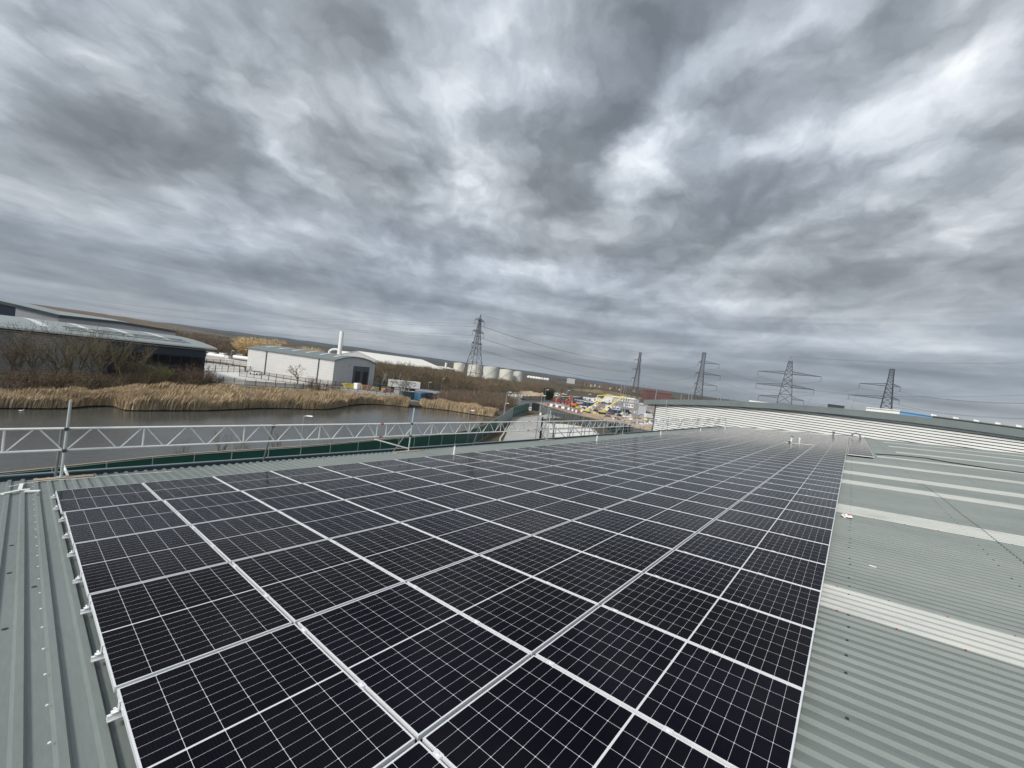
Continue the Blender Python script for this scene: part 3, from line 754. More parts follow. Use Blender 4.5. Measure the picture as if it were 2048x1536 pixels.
for s in (-5.9, 5.9):
    off = []
    for a, b in zip(RC, RC[1:]):
        d = (b - a).normalized(); off.append(a + Vector((-d.y, d.x, 0)) * s)
    ribbon(mb, off, 0.15, 0.034)
tag(mb.build('road_marking', M['paint']), kind='structure')
for s, w in ((9.2, 5.0), (-8.8, 4.2)):
    mb = MB(); off = []
    for a, b in zip(RC[4:], RC[5:]):
        d = (b - a).normalized(); off.append(a + Vector((-d.y, d.x, 0)) * s)
    ribbon(mb, off, w, 0.012); tag(mb.build('grass_verge', M['grass']), kind='structure')
mb = MB()
poly(mb, [(152,101),(146,76),(141,62),(139,40),(138,10),(240,20),(330,70),(360,130),(330,165),(217,150),(172,138),(166,122)], 0.008)
tag(mb.build('site_ground', M['site']), kind='structure')
mb = MB(); poly(mb, [(33,127),(62,122.5),(72,134),(56,176),(64,205),(52,215),(38,185),(33,150)], 0.008); tag(mb.build('loading_yard', M['concw']), kind='structure')
mb = MB(); poly(mb, [(62,120.5),(76,111.8),(83,101.8),(92,104.5),(105,112),(118,132),(132,140),(126,150),(101,150.5),(73,137.8)], 0.012); tag(mb.build('forecourt', M['paving']), kind='structure')
mb = MB(); ribbon(mb, smoothline([(-120,95),(-40,100),(-3,108.3),(19,119),(32,124),(41,121.5),(62,119.2),(76.3,110.6),(83.2,100.8),(91.8,103),(100,109),(114,118)], 5), 0.9, 0.05)
tag(mb.build('path', M['kerb']), kind='structure')
mb = MB(); ribbon(mb, smoothline([(88,97),(97,102),(104,111),(118,120),(140,122)], 5), 2.6, 0.02); tag(mb.build('footpath', M['kerb']), kind='structure')
mb = MB()
ribbon(mb, smoothline([(142.6,128),(177,139.4),(218,146.6),(246,149),(300,161)], 4), 9, 0.02); tag(mb.build('track', M['site']), kind='structure')

# hills
def ridge(name, m, us, d0, dv, wob, foot=0.8, seed=1):
    rnd = random.Random(seed); mb = MB(); top = []; fr = []; bk = []
    for k, u in enumerate(us):
        z = max(3, hgt(u, dv(u) + rnd.uniform(-wob, wob), d0))
        p = bearing(u, d0); top.append((p.x, p.y, z)); q = bearing(u, d0 * foot); fr.append((q.x, q.y, -2)); q = bearing(u, d0 * 1.25); bk.append((q.x, q.y, -2))
    for k in range(len(us) - 1):
        mb.face([fr[k], fr[k+1], top[k+1], top[k]], True); mb.face([top[k], top[k+1], bk[k+1], bk[k]], True)
    return tag(mb.build(name, m, smooth=True), kind='structure')
US = list(range(-900, 3000, 22))
def lerp_t(T, u):
    for (a, x), (b, y) in zip(T, T[1:]):
        if a <= u <= b: return x + (y - x) * (u - a) / (b - a)
    return T[0][1] if u < T[0][0] else T[-1][1]
ridge('far_hills', M['hill'], US, 5200, lambda u: lerp_t([(-900,8),(300,6),(500,7),(700,8),(900,6),(1050,6),(1250,3.5),(1500,2),(2048,1),(3000,1)], u), 0.6, 0.7, 3)
ridge('moor_hill', M['hillbrown'], list(range(-900, 520, 14)), 1900, lambda u: lerp_t([(-900,8),(0,7.6),(76,9.3),(190,8.2),(260,7.0),(330,5.0),(400,0.5),(520,-6)], u), 0.35, 0.75, 4)
ridge('mid_hills', M['field'], list(range(380, 2300, 16)), 2600, lambda u: lerp_t([(380,2),(500,2.5),(700,2),(900,1.5),(1050,1),(1150,0),(1250,-1.5),(1400,1.5),(1480,1),(1560,-3),(2300,-4)], u), 0.9, 0.8, 5)
mb = MB()
c_ = bearing(1215, 620)
for i in range(9):
    for j in range(14):
        pass
def bump(name, cx_, cy_, rx, ry, h, ang, m, n=20):
    mb = MB(); ca, sa = math.cos(ang), math.sin(ang); rings = 6; i0 = 0
    for r_ in range(rings + 1):
        t = r_ / rings
        for k in range(n):
            p = 2*math.pi*k/n; x = rx*t*math.cos(p); y = ry*t*math.sin(p)
            mb.v.append((cx_ + ca*x - sa*y, cy_ + sa*x + ca*y, h * (math.cos(math.pi*t) + 1)/2 - 0.2))
    for r_ in range(rings):
        for k in range(n):
            j = (k+1) % n; mb.f.append([r_*n+k, (r_+1)*n+k, (r_+1)*n+j, r_*n+j]); mb.mi.append(0)
    return tag(mb.build(name, m, smooth=True), kind='structure')
bump('mound', c_.x, c_.y, 75, 22, 5.0, math.atan2(RIGHT.y, RIGHT.x), M['tan'])

# ------------------------------------------------------------------ vegetation
def tree_bark(name, col): return mat(name, col, 0.9, var=0.25, vscale=2, rvar=0.15)
M['twig'] = tree_bark('winter_twigs', (0.145, 0.110, 0.070))
M['twigr'] = tree_bark('reddish_twigs', (0.145, 0.095, 0.065))
M['twigg'] = tree_bark('lichened_twigs', (0.130, 0.112, 0.062))
M['trunk'] = tree_bark('bark', (0.13, 0.11, 0.075))
M['birch'] = tree_bark('birch_bark', (0.42, 0.40, 0.36))
M['gold'] = tree_bark('sunlit_willow_twigs', (0.62, 0.46, 0.24))
M['olive'] = tree_bark('olive_leaves', (0.16, 0.17, 0.04))
M['conif'] = tree_bark('dark_conifer_needles', (0.018, 0.032, 0.014))
M['reed'] = mat('dry_reed', (0.53, 0.42, 0.275), 0.9, var=0.35, vscale=0.35)
M['reeddark'] = mat('reed_stems', (0.32, 0.22, 0.12), 0.9, var=0.25, vscale=0.5)
def sliver(mb, a, b, w, rnd):                                # thin tapered twig
    d = b - a; s = d.cross(Vector((rnd.uniform(-1,1), rnd.uniform(-1,1), rnd.uniform(-1,1))))
    if s.length < 1e-6: return
    s = s.normalized() * w
    mb.face([a - s, a + s, b])
def bare_tree(name, h, seed, spread=0.45, twigs=1.0, stems=1, tw=0.022, m1=None, m2=None, lean=0.0, flatten=0.6, up=0.35):
    rnd = random.Random(seed); t = bpy.data.objects.new(name, None); COL.objects.link(t)
    tr = MB(); cr = MB()
    def grow(p, d, l, r, lev):
        n = 3 if lev < 2 else 2; q = p
        for k in range(n):
            nd = (d + Vector((rnd.gauss(0,.13), rnd.gauss(0,.13), rnd.gauss(0,.08) + .03))).normalized()
            e = q + nd * (l / n); r1 = r * (1 - .35*(k)/n); r2 = r * (1 - .35*(k+1)/n)
            if lev < 3: (tr if lev < 2 else cr).tube(q, e, r1, r2, n=5 if lev < 2 else 3, caps=False)
            else: sliver(cr, q, e, r1, rnd)
            if lev >= 1 and lev < 4:
                for _ in range(2 if lev < 3 else 1):
                    if rnd.random() < .8:
                        s = Vector((rnd.gauss(0,1), rnd.gauss(0,1), rnd.gauss(.25,.6))).normalized()
                        sliver(cr, q, q + (s + nd*.6).normalized() * l * rnd.uniform(.25,.5), tw*.8, rnd)
            q = e; d = nd
        if lev >= 4: return
        nb = (5 if lev == 0 else (4 if lev == 1 else 3)) if twigs >= 1 else 3
        if lev == 3: nb = int(3 * max(1, twigs))
        for k in range(nb):
            a = rnd.uniform(0, 2*math.pi); s = Vector((math.cos(a), math.sin(a), 0))
            nd = (d * (1 - spread*.6) + s * spread * rnd.uniform(.6,1.5) + Vector((0,0,up))).normalized()
            bp = p + (q - p) * (1 if (k == 0 or lev > 1) else rnd.uniform(.45,1.0))
            grow(bp, nd, l * rnd.uniform(.58,.8), max(r * .5, tw * .7), lev + 1)
    for s in range(stems):
        a = rnd.uniform(0, 6.28); o = Vector((math.cos(a), math.sin(a), 0)) * (0 if stems == 1 else rnd.uniform(.1,.5) * h * .08)
        d0 = Vector((math.cos(a) * (.0 if stems == 1 else .32) + lean, math.sin(a) * (.0 if stems == 1 else .32), 1)).normalized()
        hh = h * (1 if s == 0 else rnd.uniform(.75,1))
        grow(o, d0, hh * .36, h * .016 * (1 if stems == 1 else .7), 0)
    tr.build('trunk', m1 or M['trunk'], t, local=True); cr.build('crown', m2 or M['twig'], t, local=True)
    return t
def put(o, used, x, y, s, label, group, rz=None, z=0.0):
    rz = random.uniform(0, 6.28) if rz is None else rz
    if id(o) not in used:
        used.add(id(o)); o.location = (x, y, z); o.rotation_euler = (0,0,rz); o.scale = (s,s,s); o['label'] = label; o['group'] = group; o['category'] = 'tree'; return o
    c = dup(o, loc=(x, y, z), rot=(0,0,rz), scale=(s,s,s), label=label, group=group); c['category'] = 'tree'; return c
used = set()
tA = bare_tree('bare_tree', 11, 1, .42, 1.0, 1, .028); tB = bare_tree('bare_tree', 10, 2, .55, 1.0, 3, .026, m2=M['twigg']); tC = bare_tree('bare_tree', 9, 5, .5, 1.2, 2, .03, m2=M['twigr'])
tD = bare_tree('bare_tree', 11, 9, .35, 1.2, 1, .028, m1=M['twigg'], m2=M['twigg'])
TR = [(-9,107,tB,1.0),(-5.2,105.5,tA,1.0),(-2.6,107,tC,.9),(-0.5,108.5,tB,1.0),(1.2,104.8,tA,.95),(3.6,109.5,tB,1.08),(5.2,106.5,tD,.9),(6.2,110.5,tA,1.05),(8.6,109,tB,1.0),(10.8,112,tC,1.05),(12.8,109.5,tD,.95),(13.6,114.5,tB,.95),(15.2,111.0,tA,.85),(-13,104,tA,1.0),(-17,103,tB,1.05)]
adj = ['broad crowned', 'tall straight', 'slender reddish', 'many-stemmed greenish']
for k, (x, y, o, s) in enumerate(TR):
    put(o, used, x, y, s*1.22, 'bare winter tree on the lake bank before the grey warehouse, %s from the left' % ORD[k + 1], 'bare trees along the lake bank')
def shrub(name, h, w, n, seed, m, tw=.03, lab='', cat='shrub'):
    rnd = random.Random(seed); t = bpy.data.objects.new(name, None); COL.objects.link(t); mb = MB()
    for k in range(n):
        a = rnd.uniform(0, 6.28); r = rnd.uniform(0, 1) ** .5 * w * .35
        p = Vector((math.cos(a)*r, math.sin(a)*r, 0)); q = p
        d = Vector((math.cos(a)*rnd.uniform(.1,.7), math.sin(a)*rnd.uniform(.1,.7), 1)).normalized()
        L_ = h * rnd.uniform(.55, 1.0)
        for j in range(4):
            e = q + d * (L_/4); sliver(mb, q, e + d*.1, tw*(1-.18*j), rnd)
            for _ in range(3):
                s = (d + Vector((rnd.gauss(0,.7), rnd.gauss(0,.7), rnd.gauss(.1,.4)))).normalized(); sliver(mb, e, e + s * h * rnd.uniform(.08,.2), tw*.6, rnd)
            q = e; d = (d + Vector((rnd.gauss(0,.2), rnd.gauss(0,.2), .05))).normalized()
    mb.build('branches', m, t, local=True); return t
sA = shrub('bare_shrub', 4.2, 5.5, 150, 11, M['twigr'], .035); sB = shrub('bare_shrub', 3.4, 4.5, 150, 12, M['twig'], .035); sC = shrub('bare_shrub', 6.5, 5.0, 170, 13, M['twigg'], .035); sD = shrub('willow_shrub', 4.8, 3.6, 160, 14, M['olive'], .05)
SH = [(16.0,112,sC,.95),(18.5,115.5,sC,.8),(14.6,107.0,sB,1.0),(10.5,104,sB,.9),(6,102,sB,1.0),(2,101.5,sB,1.0),(-3,100.5,sB,1.0),(-8,100,sB,.95),(17.5,109.5,sB,1.1),(20,117,sD,.95),(25.4,119.2,sA,1.1),(28.3,120.2,sA,1.25),(30,121.5,sA,.9),(22.5,116.5,sB,.8),(32.5,121.8,sA,.7),(26.5,117,sB,.8),(12,108,sA,.8),(0,104,sA,.8),
      (-12,98,sB,1),(-18,97,sA,1),(8,105.5,sA,.9),(4.5,104.5,sB,1.1),(57,116.8,sB,.95),(60,117.2,sA,.85),(66,121.3,sB,.7)]
wording = ['before the navy cladding', 'by the reeds', 'on the lake bank']
for k, (x, y, o, s) in enumerate(SH):
    what = 'yellow-green willow bush' if o is sD else 'bare brown bush'
    where = 'below the grey warehouse' if x < 16 else ('before the navy wall' if x < 40 else 'at the path before the pale shed')
    sh = put(o, used, x, y, s, '%s %s, %s along the bank' % (what, where, ordw(sorted(SH, key=lambda q: q[0]).index(SH[k]) + 1)), 'bushes along the lake bank')
    sh['category'] = 'shrub'
# windswept pine-like tree and its neighbour in front of the pale shed, and the pair at the forecourt edge
tE = bare_tree('leaning_tree', 8.8, 21, .6, 1.5, 1, .06, lean=.22, m2=M['twig'], up=.15)
put(tE, used, 53.2, 121.0, 1.0, 'dark leaning tree in front of the pale shed long wall', 'trees by the pale shed', 0.3)
put(tC, used, 59.0, 122.5, .62, 'small thin bare tree in front of the pale shed, right of the leaning one', 'trees by the pale shed')
put(tA, used, 78.2, 106.8, .92, 'left tree of the dark pair at the forecourt edge before the lorry trailer', 'trees by the pale shed')
put(tB, used, 82.2, 106.2, .98, 'right tree of the dark pair at the forecourt edge before the lorry trailer', 'trees by the pale shed')
for k, (x, y, s) in enumerate(((12.8,38.2,.46),(14.6,37.9,.38),(15.4,38.3,.30),(18.0,38.1,.42),(24.2,38.6,.30),(9.7,37.8,.35))):
    put(tD, used, x, y, s, 'pale bare sapling at the near lake edge behind the fence, %s from the left' % ORD[[12.8,14.6,15.4,18.0,24.2,9.7].index(x) + 1 if False else sorted([9.7,12.8,14.6,15.4,18.0,24.2]).index(x) + 1], 'saplings at the near lake edge')

# reeds: front edge follows the shore, back edge the bank
RF = smoothline([(-70,77),(-20,79.8),(-2.4,81),(3.2,81.4),(6.5,84.2),(9.2,84.5),(10.6,80.4),(15,80.4),(20.8,80.8),(26,82.6),(32,84.6),(38,84.8),(44.6,84.2),(50.5,88.2),(57,93.2),(63,95.4),(68,94.7),(73.5,91.5)], 8)
RB = smoothline([(-70,88),(-20,88),(-2.8,89),(3,90.5),(6.5,91.5),(9.2,93),(12,98),(17,102),(22,104),(28,106),(34,106),(40,107),(47,106),(52,106),(58,105.5),(64,103),(70,99.5),(75,95)], 8)
RF2 = smoothline([(79.2,91),(82.5,88.4),(86.5,84.5),(88.8,79.5),(91,76.5),(93,73.5)], 8)
RB2 = smoothline([(81.5,96),(86,94.5),(91,90.5),(94,84),(96,78.5),(96.5,73.5)], 8)
rnd = random.Random(5); mb = MB()
from mathutils import noise as mno
def reeds(F, Bk, n, hmul=1.0):
    for _ in range(n):
        t = rnd.uniform(0, len(F) - 1.001); k = int(t); f = t - k
        a = F[k].lerp(F[k+1], f); b = Bk[k].lerp(Bk[k+1], f)
        s = rnd.random() ** 1.5
        p = a.lerp(b, s)
        nz = mno.noise(Vector((p.x * .16, p.y * .16, 0)))
        if s > .30 and nz < -.22: continue
        if .42 < s < .52 and 12 < p.x < 55 and rnd.random() < .8: continue
        hmul_ = hmul * (.70 if p.x < 7.5 else (.70 + .25*min(1,(p.x-7.5)/6)) )
        h = (2.35 + 1.4 * mno.noise(Vector((p.x*.3, p.y*.3, 3))) + rnd.uniform(-.4,.35)) * hmul_ * (.8 if s > .5 else 1)
        base = -.4 if s < .12 else 0
        lx = .18 + rnd.gauss(0, .10); ly = rnd.gauss(0, .10)
        w = rnd.uniform(.035, .075); an = rnd.uniform(0, 3.14); dx_, dy_ = math.cos(an)*w, math.sin(an)*w
        mid = Vector((p.x + lx*h*.4, p.y + ly*h*.4, base + h*.6)); tip = Vector((p.x + lx*h*1.25, p.y + ly*h*1.25, base + h))
        mb.k = 1 if rnd.random() < .25 else 0
        mb.face([(p.x-dx_*.6,p.y-dy_*.6,base),(p.x+dx_*.6,p.y+dy_*.6,base),(mid.x+dx_,mid.y+dy_,mid.z),(tip.x,tip.y,tip.z),(mid.x-dx_,mid.y-dy_,mid.z)])
reeds([p + Vector((0,-.9,0)) for p in RF], RB, 50000); reeds([p + Vector((-.8,-.5,0)) for p in RF2], RB2, 12000, .95)
tag(mb.build('reeds', [M['reed'], M['reeddark']]), 'dense bed of dry golden reeds along the far lake shore', 'reeds', kind='stuff')
# scrub and woodland masses
def twigmass(name, pts, hfun, per, seed, mats, label, tw=.05, wid=2.2):
    rnd = random.Random(seed); mb = MB()
    for (x, y) in pts:
        h = hfun(x, y) * rnd.uniform(.65, 1.15); mb.k = rnd.randrange(len(mats))
        if rnd.random() < .9: mb.tube((x,y,0),(x+rnd.gauss(0,.3),y+rnd.gauss(0,.3),h*.8), .07, .02, n=3, caps=False)
        for _ in range(per):
            a = rnd.uniform(0,6.28); zz_ = rnd.uniform(.05,1)**.7; r = wid*(1-(zz_-.55)**2*1.6)*rnd.random()**.5
            p = Vector((x+math.cos(a)*r, y+math.sin(a)*r, h*zz_*.92)); d = Vector((math.cos(a)*.4+rnd.gauss(0,.3), math.sin(a)*.4+rnd.gauss(0,.3), rnd.uniform(.4,1.4))).normalized()
            sliver(mb, p, p + d * h * rnd.uniform(.12,.28), tw*rnd.uniform(.5,1.4), rnd)
    return tag(mb.build(name, mats), label, 'woodland', kind='stuff')
def fill(poly_, n, seed):
    rnd = random.Random(seed); xs = [p[0] for p in poly_]; ys_ = [p[1] for p in poly_]; out = []
    while len(out) < n:
        x, y = rnd.uniform(min(xs),max(xs)), rnd.uniform(min(ys_),max(ys_)); ins = False
        for (a, b), (c, d) in zip(poly_, poly_[1:] + poly_[:1]):
            if (b > y) != (d > y) and x < (c-a)*(y-b)/(d-b)+a: ins = not ins
        if ins: out.append((x, y))
    return out
W1 = [(104,168),(118,158),(132,152),(146,150),(152,137),(150,130),(200,148),(270,172),(300,205),(250,230),(180,225),(120,205)]
twigmass('woodland', fill(W1, 900, 1), lambda x, y: 9.3 if math.atan2(y + 10.5, x + .5) > .82 else 6.6, 110, 31, [M['twig'], M['twigr'], M['twigg'], M['trunk']], 'mass of bare brown woodland between the pale shed and the storage tanks', .075, 3.0)
W2 = [(84,97),(91,99),(104,113),(118,122),(140,124),(146,116),(136,100),(124,92),(108,84),(98,80),(95,90)]
twigmass('scrub', fill(W2, 760, 2), lambda x, y: 3.2, 70, 32, [M['twigr'], M['twig'], M['trunk'], M['twigr']], 'low reddish scrub on the slope beyond the right reed bed', .045, 1.7)
W3 = [tuple(bearing(u, d)[:2]) for u, d in ((352,330),(400,300),(498,330),(498,520),(400,560),(340,560))]
twigmass('woodland', fill(W3, 300, 3), lambda x, y: 7.5, 90, 33, [M['twig'], M['twigr'], M['twigg']], 'bare brown woodland far behind, between the navy warehouse and the pale shed', .10, 3.6)
W4 = [tuple(bearing(u, d)[:2]) for u, d in ((1110,420),(1180,480),(1290,620),(1400,760),(1400,1000),(1250,900),(1110,700))]
twigmass('woodland', fill(W4, 240, 4), lambda x, y: 6.5, 60, 34, [M['trunk'], M['twig'], M['conif']], 'dark hedgerows and trees across the fields beyond the building site', .16, 5.0)
W5 = [(30,140),(-20,96),(-70,92),(-70,100),(-20,104),(8,112),(30,124)]
twigmass('undergrowth', fill([(-70,90),(-20,91),(5,95),(16,104),(30,115),(32,122),(20,118.6),(8,113),(-5,107),(-20,103),(-70,100)], 330, 6), lambda x, y: 1.5, 55, 36, [M['twigr'], M['trunk'], M['twigg']], 'dark tangled undergrowth along the bank behind the left reeds', .035, 1.6)
W6 = [tuple(bearing(u, d)[:2]) for u, d in ((495,420),(900,520),(1110,640),(1110,1200),(900,1300),(495,1200))]
twigmass('woodland', fill(W6, 260, 7), lambda x, y: 6, 50, 37, [M['trunk'], M['twigr'], M['conif']], 'distant dark tree belts behind the white sheds', .2, 6.0)
W8 = [tuple(bearing(u, d)[:2]) for u, d in ((-300,700),(180,760),(352,640),(500,620),(500,1350),(-300,1350))]
twigmass('woodland', fill(W8, 260, 18), lambda x, y: 9, 45, 48, [M['trunk'], M['twig'], M['conif']], 'dark hedges and copses at the foot of the brown hill on the left', .35, 9.0)
W7 = [tuple(bearing(u, d)[:2]) for u, d in ((1040,1500),(1500,1300),(1500,2300),(1040,2500))]
twigmass('woodland', fill(W7, 300, 8), lambda x, y: 10, 40, 38, [M['trunk'], M['conif'], M['twig']], 'dark tree belts along the far skyline right of the tanks', .5, 11.0)
gA = shrub('willow_tree', 14.5, 12, 420, 41, M['gold'], .16)
for k, (u, d, s) in enumerate(((497,330,.85),(503,330,1.12),(517,335,.95),(531,330,.95),(547,325,1.18),(558,330,.9),(591,345,.7),(623,300,1.0),(633,315,.75),(686,330,.6))):
    p = bearing(u, d); w_t = put(gA, used, p.x, p.y, s*.86, 'sunlit golden willow showing over the pale shed roof, %s from the left' % ORD[k + 1], 'golden willows behind the pale shed')
tF = shrub('conifer_tree', 12, 7, 300, 42, M['conif'], .22)
for k, (u, d, s, lab) in enumerate(((1103, 250, .6, 'dark evergreen tree left of the parked lorries'),)):
    p = bearing(u, d); q_ = put(tF, used, p.x, p.y, s, lab, None or 'evergreens'); del q_['group']
tG = bare_tree('bare_tree', 12, 51, .3, 1.2, 1, .06, m1=M['birch'], m2=M['twig'])
for k, (u, d, s) in enumerate(((771,200,.95),(779,196,1.05),(789,205,1.0),(802,198,1.15),(806,205,.95),(826,175,.9),(905,150,.62),(952,165,.62),(1011,190,.6),(1048,185,.62),(1118,230,.9),(1122,245,.9))):
    p = bearing(u, d); put(tG, used, p.x, p.y, s, 'tall pale-stemmed birch standing clear of the brown wood, %s from the left' % ORD[k + 1], 'birches in the brown wood')

# ------------------------------------------------------------------ lake fence (green mesh sheeting)
M['green'] = mat('green_sheeting', (0.010, 0.085, 0.062), 0.55, var=0.15, vscale=0.8, bump=0.3, bscale=6)
M['greenl'] = mat('grazing_lit_green_sheeting', (0.19, 0.25, 0.24), 0.5, var=0.1, vscale=0.8)  # same green sheeting, with the grazing light put into a paler colour
M['postg'] = mat('pale_post', (0.36, 0.42, 0.40), 0.5)
M['cap'] = mat('timber_capping', (0.42, 0.33, 0.23), 0.8, var=0.2, vscale=2)
FN = [(-10,31.2),(-3,32.5),(1.2,33.4),(4.1,34.1),(7.0,34.8),(10,35.2),(13,35.3),(16.3,35.35),(19.6,35.45),(23.1,35.8),(26.9,36.3),(30.4,36.8),(33.5,37.2),(36.4,37.5),(39.4,37.9),(42.4,38.4),(45.9,39.1),(50,40.4),(54,42.2),(58,44.4),(62,46.7),(66,49.2),(70,51.6)]
def hoarding(name, pts, h0, h1, label, mpanel, rails, cap=True, backside=False):
    t = thing(name, label, 'fence', (pts[0][0], pts[0][1], 0)); n = len(pts)
    hh = [h0 + (h1-h0)*k/(n-1) for k in range(n)]
    mb = MB()
    for k in range(n-1):
        a, b = Vector((*pts[k],0)), Vector((*pts[k+1],0)); d = (b-a); l = d.length; d.normalize(); s = Vector((-d.y,d.x,0))
        mb.hexa([a-s*.02+Vector((0,0,.1)), b-s*.02+Vector((0,0,.1)), b+s*.02+Vector((0,0,.1)), a+s*.02+Vector((0,0,.1)), a-s*.02+Vector((0,0,hh[k])), b-s*.02+Vector((0,0,hh[k+1])), b+s*.02+Vector((0,0,hh[k+1])), a+s*.02+Vector((0,0,hh[k]))])
    mb.build('sheeting', mpanel, t)
    for k in range(n):
        mb = MB(); a = Vector((*pts[k],0)); b = Vector((*pts[min(k+1,n-1)],0)) if k < n-1 else a + (a - Vector((*pts[k-1],0))); d = (b-a).normalized(); s = Vector((d.y,-d.x,0))
        mb.obox(a + s*.06 + Vector((0,0,hh[k]/2)), d, s, (0,0,1), .035, .035, hh[k]/2); mb.build('post', M['postg'], t)
    mb = MB()
    for k in range(n-1):
        a, b = Vector((*pts[k],0)), Vector((*pts[k+1],0)); d = (b-a); l = d.length; d.normalize(); s = Vector((d.y,-d.x,0))
        for z in rails: mb.tube(a + s*.04 + Vector((0,0,z*hh[k])), b + s*.04 + Vector((0,0,z*hh[k+1])), .035, n=4)
    mb.build('rail', M['postg'], t)
    if cap:
        mb = MB()
        for k in range(n-1):
            a, b = Vector((*pts[k],hh[k]+.03)), Vector((*pts[k+1],hh[k+1]+.03)); mb.tube(a, b, .05, n=4)
        mb.build('capping', M['cap'], t)
hoarding('sheeted_fence', FN, 2.6, 3.0, 'long dark green sheeted fence with pale posts along the near lake shore', M['green'], (0.97,))
hoarding('sheeted_fence', [(70.3,51.9),(73.4,54.0),(76.6,56.0),(79.8,58.0),(83.0,60.0),(86.2,62.1),(89.3,64.1),(92.3,66.0),(94.8,67.6)], 3.0, 3.5, 'green sheeted fence section with painted grazing light, seen edge-on rising beside the concrete road', M['greenl'], (0.97,), False)
hoarding('sheeted_fence', [(95.0,67.8),(98.5,69.6),(102,71.4),(105.5,73.2),(109,75),(112.5,76.8),(116,78.6),(119,80.1)], 3.5, 3.6, 'far green sheeted fence section with three rails, ending at the black sign', M['green'], (0.04, 0.5, 0.97), False)
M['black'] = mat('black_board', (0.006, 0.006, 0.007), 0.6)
t = thing('sign_board', 'black board sign on two posts at the end of the green fence', 'sign', (116.5, 75.4, 0))
dd = Vector((.62,-.78,0)); ss = Vector((.78,.62,0)); c0 = Vector((116.5, 75.4, 0))
mb = MB(); mb.obox(c0 + Vector((0,0,2.7)), dd, ss, (0,0,1), 1.35, .05, 1.35); mb.build('board', M['black'], t)
for s in (-.9,.9): mb = MB(); mb.obox(c0 + dd*s + ss*.1 + Vector((0,0,1.3)), dd, ss, (0,0,1), .07, .07, 1.3); mb.build('post', M['trunk'], t)
t = thing('information_sign', 'small white notice with blue mark fixed near the end of the green fence', 'sign', (114.3, 76.0, 0))
mb = MB(); mb.obox(Vector((114.3,76.0,2.0)), dd, ss, (0,0,1), .45, .02, .55); mb.build('board', M['alu'], t)
M['blue'] = mat('blue_paint', (0.045, 0.085, 0.15), 0.45, var=.1, vscale=.6)
mb = MB(); mb.obox(Vector((114.25,75.96,2.1)) - ss*.0, dd, ss, (0,0,1), .22, .03, .25); mb.build('mark', M['blue'], t)
t = thing('tarpaulin_sack', 'white sack standing beside the black sign', 'sack', (116.2, 72.6, 0)); mb = MB(); mb.ball((0,0,.55), .5, 9, 6, (1,1,1.15), .1); mb.build('sack', M['alu'], t, local=True)

# ------------------------------------------------------------------ street lamps
def lamp(h=6.0):
    t = bpy.data.objects.new('street_lamp', None); COL.objects.link(t); tag(t, 'x', 'street lamp')
    mb = MB(); mb.tube((0,0,0),(0,0,1.2),.085,n=8); mb.tube((0,0,1.2),(0,0,h),.055,.04,n=8); mb.build('pole', M['galv'], t, local=True)
    mb = MB(); mb.tube((0,0,h-.03),(.45,0,h+.06),.03,n=6); mb.hexa([(.35,-.12,h+.0),(1.0,-.12,h+.03),(1.0,.12,h+.03),(.35,.12,h+.0),(.35,-.1,h+.10),(.95,-.08,h+.12),(.95,.08,h+.12),(.35,.1,h+.10)]); mb.build('lamp_head', M['alu'], t, local=True)
    return t
lp = lamp(); az_ = math.atan2(RIGHT.y, RIGHT.x)
LP = [(20.0,36.5,1,'at the lake fence, nearest the camera'),(52.2,43.0,1,'behind the fence where the lake narrows'),(77.1,56.0,1,'by the bend of the fence'),(90.0,66.8,1.33,'at the top corner of the concrete yard'),(91.8,52.9,1.0,'on the far side of the concrete yard'),(101.5,62.5,1.33,'by the yard gate'),
      (98.3,113.5,1,'on the footpath by the blue containers'),(134.4,148.4,1,'at the edge of the brown wood'),(162,203,1,'behind the lorry trailer'),(152,97,1.33,'on the verge across the road, left of the red sign'),(168,84,1.4,'on the site side of the road before the yellow booms'),(175,100,1.4,'beyond the road near the red vehicles'),(150,60,1.4,'on the road verge right of the yard'),(56,196,1.2,'inside the yard behind the navy warehouse'),(74,240,1.2,'by the parked tanker lorries')]
for k, (x, y, s, w) in enumerate(LP):
    lab = 'grey street lamp ' + w
    if k == 0: lp.location = (x,y,0); lp.rotation_euler = (0,0,az_); lp['label'] = lab; lp['group'] = 'street lamps'
    else: dup(lp, loc=(x,y,0), rot=(0,0,az_ + random.uniform(-.25,.25)), scale=(s,s,s), label=lab, group='street lamps')

# ------------------------------------------------------------------ the white building at the end of our roof
XE = 59.5
def etop(y): return 14.95 - 0.0027 * (y + 17) ** 2 if y > -17 else 14.95 - 0.0019 * (y + 17) ** 2
M['sgrey0'] = mat('groove_shade_backing', (0.17, 0.172, 0.175), 0.7)  # dark colour stands in for the shade inside the cladding grooves
t = thing('warehouse', 'white warehouse with horizontal corrugated cladding and arched grey eaves at the end of our roof', 'warehouse', (XE, -17, 0))
g = G('white_corrugated_cladding')
a = g.noise(0.5, 5, 0.6, (1, .3, 1)); 
M['corr'] = g.out(g.ramp(a, [(0.3, (0.60, 0.60, 0.58)), (0.7, (0.70, 0.70, 0.67))]), 0.42)
mb = MB(); yl = [11.75 - 1.17 * k_ for k_ in range(70)]
z = 0.05                                                    # white strips over a backing whose dark colour stands for groove shade
while z < 14.5:
    for y0, y1 in zip(yl, yl[1:]):
        if z > min(etop(y0), etop(y1)) - .70: continue
        xa, xb = XE - .16, XE - .13
        mb.hexa([(xa,y1,z),(xb,y1,z),(xb,y0,z),(xa,y0,z),(xa+.03,y1,z+.205),(xb+.03,y1,z+.205),(xb+.03,y0,z+.205),(xa+.03,y0,z+.205)])
    z += .29
mb.build('cladding', M['corr'], t)
mb = MB()
